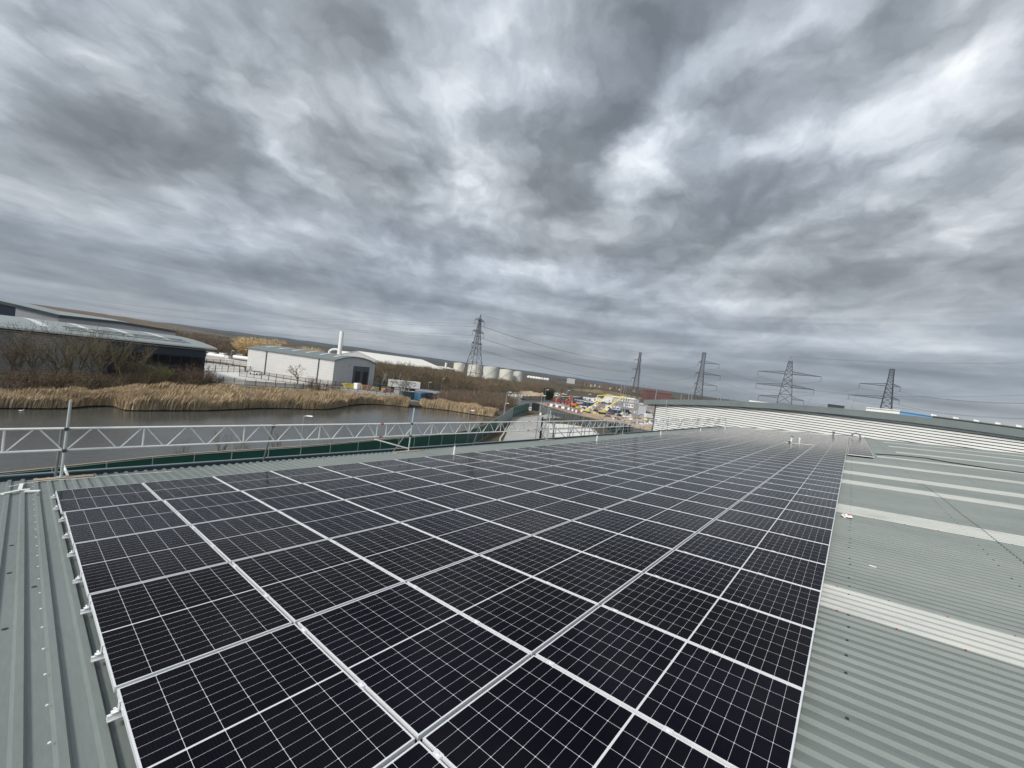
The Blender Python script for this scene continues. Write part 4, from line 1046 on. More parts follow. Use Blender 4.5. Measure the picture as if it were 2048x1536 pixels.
for y0, y1 in zip(yl, yl[1:]): mb.face([(XE, y0, 0), (XE, y1, 0), (XE, y1, etop(y1) - .3), (XE, y0, etop(y0) - .3)])
mb.build('groove_shade_wall', M['sgrey0'], t)
mb = MB(); mb.box(XE + .02, 118, 11.5, 11.75, 0, 11.6); mb.build('side_wall', M['white'], t)
mb = MB(); mb.box(XE - .20, XE + .06, 11.62, 11.82, 0, etop(11.8) - .76); mb.build('corner_trim', M['dkgrey'], t)
ye_ = [13.4, 12, 10, 8, 6, 4, 2, 0, -3, -6, -9, -12, -15, -17, -20, -24, -28, -34, -40, -50, -60, -70]
mb = MB()
for y0, y1 in zip(ye_, ye_[1:]):
    a, b = etop(y0), etop(y1)
    mb.hexa([(XE-.62,y1,b-.70),(XE-.40,y1,b-.74),(XE-.40,y0,a-.74),(XE-.62,y0,a-.70),(XE-.62,y1,b),(XE-.40,y1,b+.02),(XE-.40,y0,a+.02),(XE-.62,y0,a)])
    mb.face([(XE-.40,y1,b-.74),(XE+.02,y1,b-.74),(XE+.02,y0,a-.74),(XE-.40,y0,a-.74)])
mb.build('eaves_fascia', M['fascia'], t)
mb = MB()
for y0, y1 in zip(ye_, ye_[1:]):
    a, b = etop(y0), etop(y1)
    mb.face([(XE-.40,y1,b+.015),(120,y1,b-.30),(120,y0,a-.30),(XE-.40,y0,a+.015)], True)
mb.box(XE - .2, 120, 13.0, 13.38, etop(13.4) - .7, etop(13.4) - .02)
mb.build('roof', M['fascia'], t)
t = thing('handrail_post', 'thin pale green post standing at the left corner eaves of the white warehouse', 'post', (58.9, 10.0, 11.4)); mb = MB(); mb.tube((58.8,10.0,11.3),(58.8,10.0,12.95),.03,n=8); mb.build('tube', M['tubepale'], t)

# ------------------------------------------------------------------ warehouse B across the lake
M['navy'] = mat('navy_cladding', (0.012, 0.020, 0.036), 0.35, var=.1, vscale=.3)
M['navyl'] = mat('navy_cladding_band', (0.025, 0.042, 0.062), 0.4)
M['gcladA'] = mat('grey_ribbed_cladding', (0.30, 0.30, 0.29), 0.5, var=.08, vscale=.2)
M['gclad'] = mat('pale_grey_cladding', (0.40, 0.405, 0.42), 0.5, var=.05, vscale=.2)
M['sroof'] = mat('silver_grey_roof', (0.25, 0.28, 0.28), 0.4, var=.10, vscale=.12, stretch=(1,.2,1))
M['glassd'] = mat('dark_glazing', (0.006, 0.007, 0.009), 0.08)
M['lightstrip'] = mat('pale_roof_strip', (0.62, 0.65, 0.62), 0.4)
M['sgrey'] = mat('dark_grey_and_gap_shade', (0.03, 0.033, 0.036), 0.6)  # plain dark parts, and the painted shade gap under the eaves
t = thing('warehouse', 'long grey warehouse across the lake with navy glazed end and curved silver roof', 'warehouse', (31, 128, 0))
OB = Vector((31.3, 127.5, 0)); db = Vector((-.991, -.135, 0)); nb = Vector((-.135, .991, 0))      # along the front wall to the left, and backwards
def LB(a, b, z): return OB + db*a + nb*b + Vector((0,0,z))
LEN = 130
mb = MB(); zc = 0.0
while zc < 8.9:
    for (z0, z1, d) in ((zc, zc+.18, 0), (zc+.18, zc+.24, .06), (zc+.24, zc+.36, .06)):
        mb.face([LB(20.2, -d, z0), LB(LEN, -d, z0), LB(LEN, -d, z1), LB(20.2, -d, z1)], True)
    zc += .40
mb.build('corrugated_wall', M['gcladA'], t)
mb = MB(); mb.hexa([LB(0,0,0), LB(0,40,0), LB(20.2,40,0), LB(20.2,0,0), LB(0,0,8.8), LB(0,40,8.8), LB(20.2,40,8.8), LB(20.2,0,8.8)]); mb.build('navy_wall', M['navy'], t)
mb = MB(); mb.hexa([LB(-.03,-.03,6.9), LB(-.03,.0,6.9), LB(20.1,.0,6.9), LB(20.1,-.03,6.9), LB(-.03,-.03,8.3), LB(-.03,0,8.3), LB(20.1,0,8.3), LB(20.1,-.03,8.3)]); mb.build('navy_band', M['navyl'], t)
for k in range(8):
    a0 = .8 + k * 2.4; mb = MB(); mb.hexa([LB(a0,-.05,4.4), LB(a0,.0,4.4), LB(a0+2.1,.0,4.4), LB(a0+2.1,-.05,4.4), LB(a0,-.05,6.5), LB(a0,0,6.5), LB(a0+2.1,0,6.5), LB(a0+2.1,-.05,6.5)]); mb.build('window', M['glassd'], t)
mb = MB(); mb.hexa([LB(-.2,-.5,8.78), LB(-.2,.2,8.78), LB(LEN,.2,8.78), LB(LEN,-.5,8.78), LB(-.2,-.5,8.95), LB(-.2,.2,8.95), LB(LEN,.2,8.95), LB(LEN,-.5,8.95)]); mb.build('soffit_band', M['gclad'], t)
mb = MB(); mb.hexa([LB(.3,-.2,8.95), LB(.3,.2,8.95), LB(LEN,.2,8.95), LB(LEN,-.2,8.95), LB(.3,-.2,9.25), LB(.3,.2,9.25), LB(LEN,.2,9.25), LB(LEN,-.2,9.25)]); mb.build('gutter', M['sgrey'], t)  # dark strip for the shade gap under the roof edge, painted as colour
bz = [(-1.2,9.28),(-1.0,9.62),(-.5,9.78),(4,10.25),(10,10.75),(16,11.1),(24,11.35),(34,11.35),(46,10.9),(60,9.6)]
mb = MB()
for (b0, z0), (b1, z1) in zip(bz, bz[1:]): mb.face([LB(-2.2,b0,z0), LB(LEN,b0,z0), LB(LEN,b1,z1), LB(-2.2,b1,z1)], True)
for (b0, z0), (b1, z1) in zip(bz, bz[1:]): mb.face([LB(-2.2,b0,z0), LB(-2.2,b1,z1), LB(-2.2,b1,z1-.35), LB(-2.2,b0,z0-.1)])
mb.build('roof', M['sroof'], t)
def zroof(b):
    for (b0, z0), (b1, z1) in zip(bz, bz[1:]):
        if b0 <= b <= b1: return z0 + (z1-z0)*(b-b0)/(b1-b0)
for k in range(12):
    a0 = 6 + k * 7.5; mb = MB(); bs = [5, 10, 16, 24, 30]
    for b0, b1 in zip(bs, bs[1:]): mb.face([LB(a0,b0,zroof(b0)+.05), LB(a0+1.4,b0,zroof(b0)+.05), LB(a0+1.4,b1,zroof(b1)+.05), LB(a0,b1,zroof(b1)+.05)], True)
    mb.build('rooflight', M['lightstrip'], t)
mb = MB()
for b0 in (2.2, 5.4, 8.0):
    mb.hexa([LB(3,b0,zroof(b0)+.15), LB(3,b0+.12,zroof(b0)+.15), LB(26,b0+.12,zroof(b0)+.15), LB(26,b0,zroof(b0)+.15), LB(3,b0,zroof(b0)+.28), LB(3,b0+.12,zroof(b0)+.28), LB(26,b0+.12,zroof(b0)+.28), LB(26,b0,zroof(b0)+.28)])
mb.build('roof_rail', M['sgrey'], t)
# B2: the higher warehouse behind it
t = thing('warehouse', 'second grey warehouse rising behind the long one, with dark eaves and navy corner', 'warehouse', bearing(100, 205))
def wallpts(us, d): return [bearing(u, dd_) for u, dd_ in zip(us, d)]
us_ = [-260, 32, 118, 240, 352]; ds_ = [230, 215, 212, 216, 226]; zt = [17.5, 13.75, 12.2, 12.6, 11.8]
Pw = wallpts(us_, ds_)
for k in range(4):
    mb = MB(); a, b = Pw[k], Pw[k+1]
    mb.face([(a.x,a.y,0),(b.x,b.y,0),(b.x,b.y,zt[k+1]),(a.x,a.y,zt[k])]); mb.build('wall', M['navy'] if k == 0 else M['gclad'], t)
inw = (Pw[2] - CAMP); inw.z = 0; inw.normalize()
mb = MB()
for k in range(4):
    a, b = Pw[k] - inw*.4, Pw[k+1] - inw*.4; za, zb_ = zt[k], zt[k+1]
    mb.hexa([(a.x,a.y,za-.1),(b.x,b.y,zb_-.1),(b.x+inw.x,b.y+inw.y,zb_-.1),(a.x+inw.x,a.y+inw.y,za-.1),(a.x,a.y,za+.9),(b.x,b.y,zb_+.9 if k<3 else zb_+.5),(b.x+inw.x,b.y+inw.y,zb_+.9 if k<3 else zb_+.5),(a.x+inw.x,a.y+inw.y,za+.9)])
mb.build('eaves_fascia', M['dkgrey'], t)
mb = MB()
for k in range(4):
    a, b = Pw[k] + inw*.6, Pw[k+1] + inw*.6; za, zb_ = zt[k]+.9, zt[k+1]+.9; c_ = b + inw*34; d_ = a + inw*34
    r1 = 1.3 if k < 3 else -.4; r0 = 1.3
    mb.face([(a.x,a.y,za),(b.x,b.y,zb_),(c_.x,c_.y,zb_+(r0 if k < 2 else .6 if k == 2 else -1.0)),(d_.x,d_.y,za+(r0 if k < 3 else .6))])
mb.build('roof', M['sroof'], t)

# ------------------------------------------------------------------ shed C with the white flue
t = thing('industrial_shed', 'pale shed with shallow arched roof, grey double doors and downpipes beside the lake', 'shed', (73.2, 138.4, 0))
OC = Vector((73.2,138.4,0)); dc = Vector((.889,.458,0)); lc = Vector((-.37,.929,0)); GW, GL, HE = 27.6, 43.6, 9.7
def LC(a, b, z): return OC + dc*a + lc*b + Vector((0,0,z))
M['cpale'] = mat('pale_panel_cladding', (0.57, 0.56, 0.54), 0.5, var=.05, vscale=.3)
M['cgab'] = mat('grey_and_shaded_cladding', (0.44, 0.45, 0.46), 0.5, var=.04, vscale=.3)  # on the arched shed, the gable's shade is put into this darker colour
mb = MB(); mb.face([LC(0,0,0), LC(0,GL,0), LC(0,GL,HE), LC(0,0,HE)], True); mb.face([LC(GW,0,0), LC(GW,GL,0), LC(GW,GL,HE), LC(GW,0,HE)]); mb.build('long_wall', M['cpale'], t)
mb = MB()
for k in range(1, 9): mb.hexa([LC(-.03,0,k*1.08), LC(0,0,k*1.08), LC(0,GL,k*1.08), LC(-.03,GL,k*1.08), LC(-.03,0,k*1.08+.05), LC(0,0,k*1.08+.05), LC(0,GL,k*1.08+.05), LC(-.03,GL,k*1.08+.05)])
mb.build('cladding_rails', M['gclad'], t)
arch = lambda a: HE + 2.0 * (1 - ((a - GW/2)/(GW/2)) ** 2)
N_ = 14; mb = MB()
mb.face([LC(0,0,0), LC(GW,0,0)] + [LC(GW*(1-k/N_), 0, arch(GW*(1-k/N_))) for k in range(N_+1)])
mb.build('gable_wall', M['cgab'], t); mb = MB()
mb.face([LC(0,GL,0), LC(GW,GL,0)] + [LC(GW*(1-k/N_), GL, arch(GW*(1-k/N_))) for k in range(N_+1)], True); mb.build('gable_wall', M['cgab'], t)
mb = MB()
for k in range(N_):
    a0, a1 = -.5 + (GW+1)*k/N_, -.5 + (GW+1)*(k+1)/N_; z0, z1 = arch(max(0,min(GW,a0)))+.12, arch(max(0,min(GW,a1)))+.12
    mb.hexa([LC(a0,-.5,z0-.4), LC(a1,-.5,z1-.4), LC(a1,GL+.5,z1-.4), LC(a0,GL+.5,z0-.4), LC(a0,-.5,z0), LC(a1,-.5,z1), LC(a1,GL+.5,z1), LC(a0,GL+.5,z0)])
mb.build('roof', M['fascia'], t)
for k in range(6):
    b0 = 3 + k*7; mb = MB()
    for j in range(2,6):
        a0, a1 = GW*j/N_, GW*(j+1)/N_; mb.face([LC(a0,b0,arch(a0)+.2), LC(a1,b0,arch(a1)+.2), LC(a1,b0+1.2,arch(a1)+.2), LC(a0,b0+1.2,arch(a0)+.2)])
    mb.build('rooflight', M['lightstrip'], t)
for b0 in (7.2, 33.5): mb = MB(); mb.tube(LC(-.15,b0,0), LC(-.15,b0,HE-.2), .2, n=6); mb.build('downpipe', M['dkgrey'], t)
M['dgdoor'] = mat('slate_grey_door', (0.065, 0.08, 0.09), 0.5)
mb = MB(); mb.hexa([LC(12.2,-.25,0), LC(23.2,-.25,0), LC(23.2,-.0,0), LC(12.2,-.0,0), LC(12.2,-.25,8.0), LC(23.2,-.25,8.0), LC(23.2,-.0,8.0), LC(12.2,-.0,8.0)]); mb.build('door_surround', M['dgdoor'], t)
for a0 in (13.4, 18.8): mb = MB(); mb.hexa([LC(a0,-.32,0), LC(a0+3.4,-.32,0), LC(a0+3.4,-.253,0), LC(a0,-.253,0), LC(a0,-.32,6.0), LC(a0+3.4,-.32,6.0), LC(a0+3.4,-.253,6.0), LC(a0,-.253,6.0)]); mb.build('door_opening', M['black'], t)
mb = MB(); mb.tube(LC(9.4,-.15,8.3), LC(9.4,-.3,8.3), .35, n=10); mb.build('wall_vent', M['gclad'], t)
fp = LC(17.5, 12, 0)
t = thing('flue_stack', 'tall white flue stack rising through the shed roof', 'chimney', (fp.x, fp.y, 0))
mb = MB(); mb.cyl((fp.x, fp.y), .85, 5, 21.6, 18); mb.cyl((fp.x, fp.y), .98, 11, 11.9, 18); mb.build('stack', M['alu'], t)
mb = MB(); e_ = [Vector((fp.x, fp.y, 13.4)), Vector((fp.x-1.2, fp.y+.9, 13.7)), Vector((fp.x-2.4, fp.y+1.7, 13.4)), Vector((fp.x-3.2, fp.y+2.3, 12.6)), Vector((fp.x-3.4, fp.y+2.4, 10.5))]; mb.path(e_, .5, 10); mb.build('duct', M['alu'], t)

# ------------------------------------------------------------------ vehicles
COLS = {'white': (0.70,0.70,0.70), 'silver': (0.42,0.43,0.45), 'black': (0.02,0.02,0.025), 'blue': (0.03,0.055,0.13), 'red': (0.24,0.045,0.035), 'grey': (0.13,0.14,0.15)}
PM = {k: mat('car_paint_' + k, v, 0.25) for k, v in COLS.items()}
M['tyre'] = mat('tyre_rubber', (0.02,0.02,0.02), 0.8); M['cglass'] = mat('car_glass', (0.02,0.025,0.03), 0.08)
def prism_x(mb, prof, y0, y1):
    n = len(prof); mb.face([(x,y0,z) for x,z in prof]); mb.face([(x,y1,z) for x,z in prof][::-1])
    for k in range(n):
        (a,b),(c,d) = prof[k], prof[(k+1)%n]; mb.face([(a,y0,b),(a,y1,b),(c,y1,d),(c,y0,d)])
def make_car(name, colr, kind):
    t = bpy.data.objects.new(name, None); COL.objects.link(t); tag(t, 'x', 'van' if kind == 'van' else 'car')
    mb = MB()
    if kind == 'car':
        prism_x(mb, [(-2.1,.3),(2.1,.3),(2.15,.65),(1.9,.9),(1.0,1.0),(-1.8,1.05),(-2.15,.9)], -.87, .87)
        mb.hexa([(-1.35,-.62,1.44),(.35,-.62,1.44),(.35,.62,1.44),(-1.35,.62,1.44),(-1.2,-.58,1.48),(.25,-.58,1.48),(.25,.58,1.48),(-1.2,.58,1.48)])
        w = MB(); w.hexa([(-1.85,-.78,1.02),(1.05,-.78,1.0),(1.05,.78,1.0),(-1.85,.78,1.02),(-1.35,-.63,1.43),(.35,-.63,1.43),(.35,.63,1.43),(-1.35,.63,1.43)]); wx = 1.35; r = .33
    else:
        prism_x(mb, [(-2.6,.35),(2.5,.35),(2.6,.75),(2.45,1.15),(1.75,1.25),(1.2,2.2),(.9,2.3),(-2.6,2.3)], -.95, .95)
        w = MB(); w.hexa([(1.2,-.97,1.35),(1.72,-.97,1.28),(1.72,.97,1.28),(1.2,.97,1.35),(.95,-.97,2.0),(1.34,-.97,2.0),(1.34,.97,2.0),(.95,.97,2.0)]); wx = 1.7; r = .36
    mb.build('body', PM[colr], t, local=True); w.build('windows', M['cglass'], t, local=True)
    for x in (-wx, wx):
        for y in (-.84, .84):
            q = MB(); q.tube((x,y-.1,r),(x,y+.1,r),r,n=10); q.build('wheel', M['tyre'], t, local=True)
    return t
cars = {}
def put_car(kind, colr, x, y, rz, label, group='vehicles parked on the building site'):
    key = (kind, colr)
    if key not in cars:
        cars[key] = make_car('parked_van' if kind == 'van' else 'parked_car', colr, kind); o = cars[key]; o.location = (x,y,.01); o.rotation_euler = (0,0,rz); o['label'] = label; o['group'] = group; return o
    return dup(cars[key], loc=(x,y,.01), rot=(0,0,rz), label=label, group=group)
rnd = random.Random(77)
cnt = {}
lots = [(1108,292),(1113,287),(1119,283),(1126,291),(1131,284),(1138,290),(1143,283),(1150,300),(1155,288),(1160,298),(1166,285),(1171,305),(1176,292),(1183,300),(1188,287),(1194,310),(1200,296),(1207,315),(1213,300),(1220,312),(1227,300),(1234,318),(1148,330),(1158,334),(1168,338),(1178,342),(1190,345),(1202,348),(1213,350),(1224,350)]
cc = ['white','silver','black','blue','white','grey','grey','white','silver','white']
for k, (u, d) in enumerate(lots):
    p = bearing(u, d); cl_ = cc[rnd.randrange(10)]; kd = 'van' if (cl_ == 'white' and rnd.random() < .5) else 'car'
    cnt[(kd,cl_)] = cnt.get((kd,cl_), 0) + 1
    put_car(kd, cl_, p.x, p.y, az_ + rnd.choice((0, 1.57, 1.4, .2)) + rnd.uniform(-.1,.1), '%s %s parked on the building site, %s such from the left' % (cl_, kd, ordw(cnt[(kd,cl_)])))
for (u, d, kd, cl_, lab) in ((1122,236,'van','red','red van near the red portal sign on the site road'),(1143,226,'van','red','second red van beside the portal sign'),(1126,208,'car','white','white car at the road junction by the barriers'),(1236,215,'van','blue','blue van among the steel columns'),(1258,225,'van','blue','blue van right of the steel columns'),(1306,215,'van','white','white van beside the orange excavator')):
    p = bearing(u, d); put_car(kd, cl_, p.x, p.y, az_ + rnd.uniform(-.4,.4), lab)
p = Vector((53,176,0)); put_car('car','white',56.5,166.5,2.2,'white car parked in the yard left of the pale shed')
# lorry trailer
M['brownpaint'] = mat('brown_scrawl', (0.12, 0.05, 0.045), 0.6)
t = thing('lorry_trailer', 'white box lorry trailer with dark red scribbled graphics, parked behind the dark tree pair', 'trailer', (98.5, 139, 0))
A_ = Vector((98.0,139.2,0)); D_ = Vector((111.2,136.2,0)) - A_; D_.z = 0; L_ = D_.length; D_.normalize(); S_ = Vector((-D_.y, D_.x, 0))
mb = MB(); mb.obox(A_ + D_*L_/2 + Vector((0,0,2.7)), D_, S_, (0,0,1), L_/2, 1.28, 1.45); mb.build('box_body', M['alu'], t)
mb = MB(); mb.obox(A_ + D_*L_/2 + Vector((0,0,1.1)), D_, S_, (0,0,1), L_/2 - .3, 1.0, .15); mb.build('chassis', M['sgrey'], t)
for f in (.62,.72,.82,.12):
    for s in (-1,1): mb = MB(); c_ = A_ + D_*L_*f + S_*s*1.05 + Vector((0,0,.5)); mb.tube(c_ - S_*.15, c_ + S_*.15, .5, n=12); mb.build('wheel', M['tyre'], t)
mb = MB(); rr_ = random.Random(3)
for k in range(46):
    f = .03 + .82*rr_.random(); z = 1.7 + 2.0*rr_.random(); c_ = A_ + D_*L_*f - S_*1.29 + Vector((0,0,z)); an = rr_.uniform(-.6,.6); e1 = (D_*math.cos(an) + Vector((0,0,math.sin(an)))); mb.obox(c_, e1, S_, e1.cross(S_), rr_.uniform(.1,.6), .008, rr_.uniform(.04,.11))
mb.build('graphics', M['brownpaint'], t)
# containers
M['cblue'] = mat('container_blue', (0.02, 0.065, 0.13), 0.5, var=.15, vscale=.8); M['cblue2'] = mat('container_light_blue', (0.04, 0.13, 0.22), 0.5, var=.15, vscale=.8); M['cgrey'] = mat('container_grey', (0.07, 0.10, 0.12), 0.5, var=.15, vscale=.8)
def container(x, y, rz, m, label, l=6.0, w=2.4, h=2.6):
    t = thing('shipping_container', label, 'container', (x, y, 0), 'containers at the forecourt corner', rz)
    mb = MB(); n = int(l/.28)
    mb.box(-l/2, l/2, -w/2+.03, w/2-.03, .1, h)
    for k in range(n): xx = -l/2 + .1 + k*(l-.2)/n; mb.box(xx, xx+.13, -w/2, -w/2+.03, .2, h-.12); mb.box(xx, xx+.13, w/2-.03, w/2, .2, h-.12)
    mb.build('body', m, t, local=True)
    mb = MB()
    for s in (-1,1):
        mb.box(s*(l/2)-.06, s*(l/2)+.06, -w/2-.02, -w/2+.12, 0, h+.02); mb.box(s*(l/2)-.06, s*(l/2)+.06, w/2-.12, w/2+.02, 0, h+.02)
    mb.build('frame', m, t, local=True)
    mb = MB(); mb.box(-l/2-.05, -l/2-.0, -w/2+.15, -.02, .2, h-.15); mb.box(-l/2-.05, -l/2, .02, w/2-.15, .2, h-.15); mb.build('door', m, t, local=True)
    return t
container(84.8,106.5,-.1,M['cgrey'],'grey-blue container, leftmost at the forecourt corner')
container(88.6,104.9,.5,M['cblue2'],'light blue container in the middle of the forecourt corner', 5)
container(92.6,107.0,.5,M['cblue'],'dark blue container behind the light blue one')
container(97.0,108.8,.5,M['cblue'],'dark blue container, rightmost at the forecourt corner', 4, 2.2, 2.2)
# forecourt clutter
M['yellow'] = mat('yellow_paint', (0.70, 0.57, 0.13), 0.45, var=.1, vscale=.8); M['orange'] = mat('orange_paint', (0.60, 0.16, 0.03), 0.45); M['brown'] = mat('cardboard_brown', (0.30, 0.19, 0.12), 0.8, var=.15, vscale=.9); M['red'] = mat('red_plastic', (0.24,0.085,0.075), 0.6); M['gmach'] = mat('green_machine_paint', (0.03,0.11,0.06), 0.5); M['lime'] = mat('high_visibility_yellow', (0.55,0.75,0.05), 0.6)
t = thing('skip', 'yellow waste skip in front of the shed gable', 'skip', (77.0, 132.6, 0))
mb = MB(); q = [Vector((-2.6,-1,1.7)),Vector((2.6,-1,1.7)),Vector((2.6,1,1.7)),Vector((-2.6,1,1.7)),Vector((-1.6,-.9,.1)),Vector((1.6,-.9,.1)),Vector((1.6,.9,.1)),Vector((-1.6,.9,.1))]
mb.hexa([q[4],q[5],q[6],q[7],q[0],q[1],q[2],q[3]]); mb.build('body', M['yellow'], t, local=True)
mb = MB(); mb.box(-2.65,2.65,-1.06,-1.0,1.6,1.78); mb.box(-2.65,2.65,1.0,1.06,1.6,1.78); mb.build('rim', M['yellow'], t, local=True)
mb = MB(); 
for k in range(8): mb.ball((random.uniform(-2,2), random.uniform(-.6,.6), 1.75), .35, 6, 4, (1,1,.6), .3)
mb.build('rubble', M['brown'], t, local=True)
def pallet_stack(x, y, m, label, w=1.2, h=1.4, l=1.0):
    t = thing('pallet_load', label, 'pallet', (x, y, 0), 'loads standing on the shed forecourt', random.uniform(-.3,.3))
    mb = MB(); 
    for s in (-.45,0,.45): mb.box(-w/2,w/2,s*l-.05,s*l+.05,0,.1)
    mb.box(-w/2,w/2,-l/2,l/2,.1,.13); mb.build('pallet', M['board'], t, local=True)
    mb = MB(); mb.hexa([(-w/2,-l/2,.14),(w/2,-l/2,.14),(w/2,l/2,.14),(-w/2,l/2,.14),(-w/2*.93,-l/2*.93,h),(w/2*.95,-l/2*.93,h*.96),(w/2*.93,l/2*.95,h),(-w/2*.93,l/2*.93,h*.97)]); mb.build('load', m, t, local=True)
for k, (x, y, m, w, h, lab) in enumerate(((79.4,131.2,M['alu'],2.2,2.3,'large white wrapped load beside the yellow skip'),(81.0,129.6,M['brown'],1.8,1.9,'tall brown boxed load right of the white wrapped one'),(82.6,128.8,M['brown'],1.6,1.7,'brown boxed load beside the one in high-visibility yellow'),(85.0,127.4,M['brown'],1.7,1.5,'low reddish brown load near the green machine'),(88.2,126.6,M['brown'],2.2,1.5,'wide reddish brown load near the trailer'),(90.4,125.4,M['red'],1.4,1.3,'rightmost pinkish red load on the forecourt'),(84.2,131.5,M['red'],1.6,1.8,'red covered load before the left door opening'),(91.0,131.5,M['red'],2.0,1.6,'dark red covered load right of the doors'),(86.0,124.0,M['brown'],1.4,1.0,'lowest brown load closest to the lake'),(95.4,124.5,M['gclad'],2.0,1.4,'pale grey load by the dark tree pair'),(97.6,121.5,M['alu'],1.6,1.3,'white bagged load under the dark trees'))):
    pallet_stack(x, y, m, lab, w, h, w*.9)
t = thing('telehandler', 'dark green wheeled loader with raised arm before the right door opening', 'loader', (88.2, 130.4, 0))
mb = MB(); mb.box(-1.6,1.4,-.8,.8,.7,1.5); mb.build('body', M['gmach'], t, local=True)
mb = MB(); mb.hexa([(-.8,-.6,1.5),(.5,-.6,1.5),(.5,.6,1.5),(-.8,.6,1.5),(-.7,-.5,2.5),(.3,-.5,2.5),(.3,.5,2.5),(-.7,.5,2.5)]); mb.build('cab', M['cglass'], t, local=True)
mb = MB(); mb.tube((-1.4,.4,1.5),(2.2,.4,2.6),.16,n=6); mb.tube((2.2,.4,2.6),(2.7,.4,1.6),.12,n=6); mb.build('arm', M['gmach'], t, local=True)
for x in (-1.1,1.0):
    for y in (-.85,.85): mb = MB(); mb.tube((x,y-.18,.55),(x,y+.18,.55),.55,n=12); mb.build('wheel', M['tyre'], t, local=True)

# people: one skinned body each
def person(x, y, rz, jacket, label, step=.18, arm=.25, s=1.0, z=0.0):
    V = [(0,0,.95),(0,0,1.12),(0,.0,1.38),(0,.0,1.52),(0,.02,1.66),(0,.02,1.76), (.10,0,.90),(.11,step,.50),(.11,step*.6,.09),(.11,step*.6+.14,.04), (-.10,0,.90),(-.11,-step*.3,.50),(-.11,-step*1.4,.10),(-.11,-step*1.4+.13,.04),
         (.20,0,1.42),(.26,-arm*.3,1.16),(.25,arm*.5,.93),(.25,arm*.8,.85), (-.20,0,1.42),(-.26,arm*.3,1.16),(-.25,arm,.95),(-.25,arm*1.2,.88)]
    E_ = [(0,1),(1,2),(2,3),(3,4),(4,5),(0,6),(6,7),(7,8),(8,9),(0,10),(10,11),(11,12),(12,13),(2,14),(14,15),(15,16),(16,17),(2,18),(18,19),(19,20),(20,21)]
    Rr = [.15,.15,.17,.06,.095,.07,.095,.065,.045,.05,.095,.065,.045,.05,.075,.052,.038,.035,.075,.052,.038,.035]
    me = bpy.data.meshes.new('body'); me.from_pydata(V, E_, []); me.materials.append(jacket)
    o = bpy.data.objects.new('person', me); COL.objects.link(o); o.location = (x,y,z); o.rotation_euler = (0,0,rz); o.scale = (s,s,s)
    sk = o.modifiers.new('skin', 'SKIN'); sv = me.skin_vertices[0].data
    for k, r in enumerate(Rr): sv[k].radius = (r, r*.8); sv[k].use_root = (k == 0)
    ss_ = o.modifiers.new('sub', 'SUBSURF'); ss_.levels = 1; ss_.render_levels = 1
    tag(o, label, 'person')
    tr_ = MB(); 
    for (a, b, r1, r2) in (((.10,0,.93),(.11,step,.50),.115,.085),((.11,step,.50),(.11,step*.6,.10),.085,.06),((-.10,0,.93),(-.11,-step*.3,.50),.115,.085),((-.11,-step*.3,.50),(-.11,-step*1.4,.11),.085,.06)): tr_.tube(a, b, r1, r2, n=8)
    tr_.build('trousers', M['sgrey'], o, local=True)
    h = MB(); h.ball((0,.02,1.78), .105, 10, 6, (1,1.1,.75)); h.build('helmet', M['alu'], o, local=True)
person(83.6, 127.4, 1.0, M['lime'], 'person in a high-visibility yellow jacket standing among the forecourt loads')
for k, (u, d, lab) in enumerate(((1222,205,'person in yellow high-visibility clothing left of the steel columns'),(1253,212,'person in yellow high-visibility clothing at the foot of the steel columns'),(1262,207,'person in yellow high-visibility clothing right of the steel columns'))):
    p = bearing(u, d); person(p.x, p.y, k*1.3, M['lime'], lab)

# palisade fences
M['fblk'] = mat('black_fence_paint', (0.012,0.013,0.014), 0.5)
def palisade(pts, h, label, step=.28, postd=2.8, m=None, wide=.035):
    t = thing('palisade_fence', label, 'fence', (*pts[0][:2], 0)); ml = smoothline(pts, 1); pales = MB(); rails = MB(); acc = 0; nxt = 0
    for a, b in zip(ml, ml[1:]):
        d = b - a; l = d.length; d.normalize(); k = 0
        while nxt < acc + l:
            p = a + d*(nxt - acc); pales.obox(p + Vector((0,0,h/2)), d, (-d.y,d.x,0), (0,0,1), wide, .01, h/2); nxt += step
        for z in (.25, h*.5, h-.2): rails.tube(a + Vector((0,0,z)), b + Vector((0,0,z)), .03, n=4)
        acc += l
    pales.build('pales', m or M['fblk'], t); rails.build('rails', m or M['fblk'], t)
    n = int(acc / postd / 1.0); posts_ = MB(); cum = 0; nxt = 0
    for a, b in zip(ml, ml[1:]):
        d = b - a; l = d.length; d.normalize()
        while nxt < cum + l: p = a + d*(nxt - cum); posts_.obox(p + Vector((0,0,h/2)), d, (-d.y,d.x,0), (0,0,1), .06, .06, h/2+.05); nxt += postd
        cum += l
    posts_.build('posts', m or M['fblk'], t); return t
palisade([(33.0,126.2),(41.5,123.4),(54.9,121.6),(64.5,122.6)], 2.0, 'dark open fence along the path between the navy warehouse and the shed', .5, 2.6, wide=.012)
palisade([(47,152),(58,140),(66,131.5),(73,128.5)], 2.6, 'black spiked fence in front of the pale shed wall', .35, 2.5)
palisade([(36,160),(47,168),(60,178)], 2.4, 'black fence across the yard beside the navy warehouse', .4, 3.0)
palisade([(46,200),(60,206),(66,200)], 2.6, 'black fence at the back of the loading yard', .4, 3.0)
palisade([(101,151),(118,150),(128,140),(131,133)], 2.4, 'black fence behind the white lorry trailer', .3, 3.0)
palisade([(66,119),(76,113.0),(84,103.2),(93,105.6),(101,111)], 1.6, 'thin mesh fence around the forecourt above the reeds', .7, 3.0, wide=.01)
palisade([(112,66.5),(116,60),(119,50),(120,40)], 2.4, 'black palisade fence between the concrete slab and the road', .28, 2.7, wide=.04)
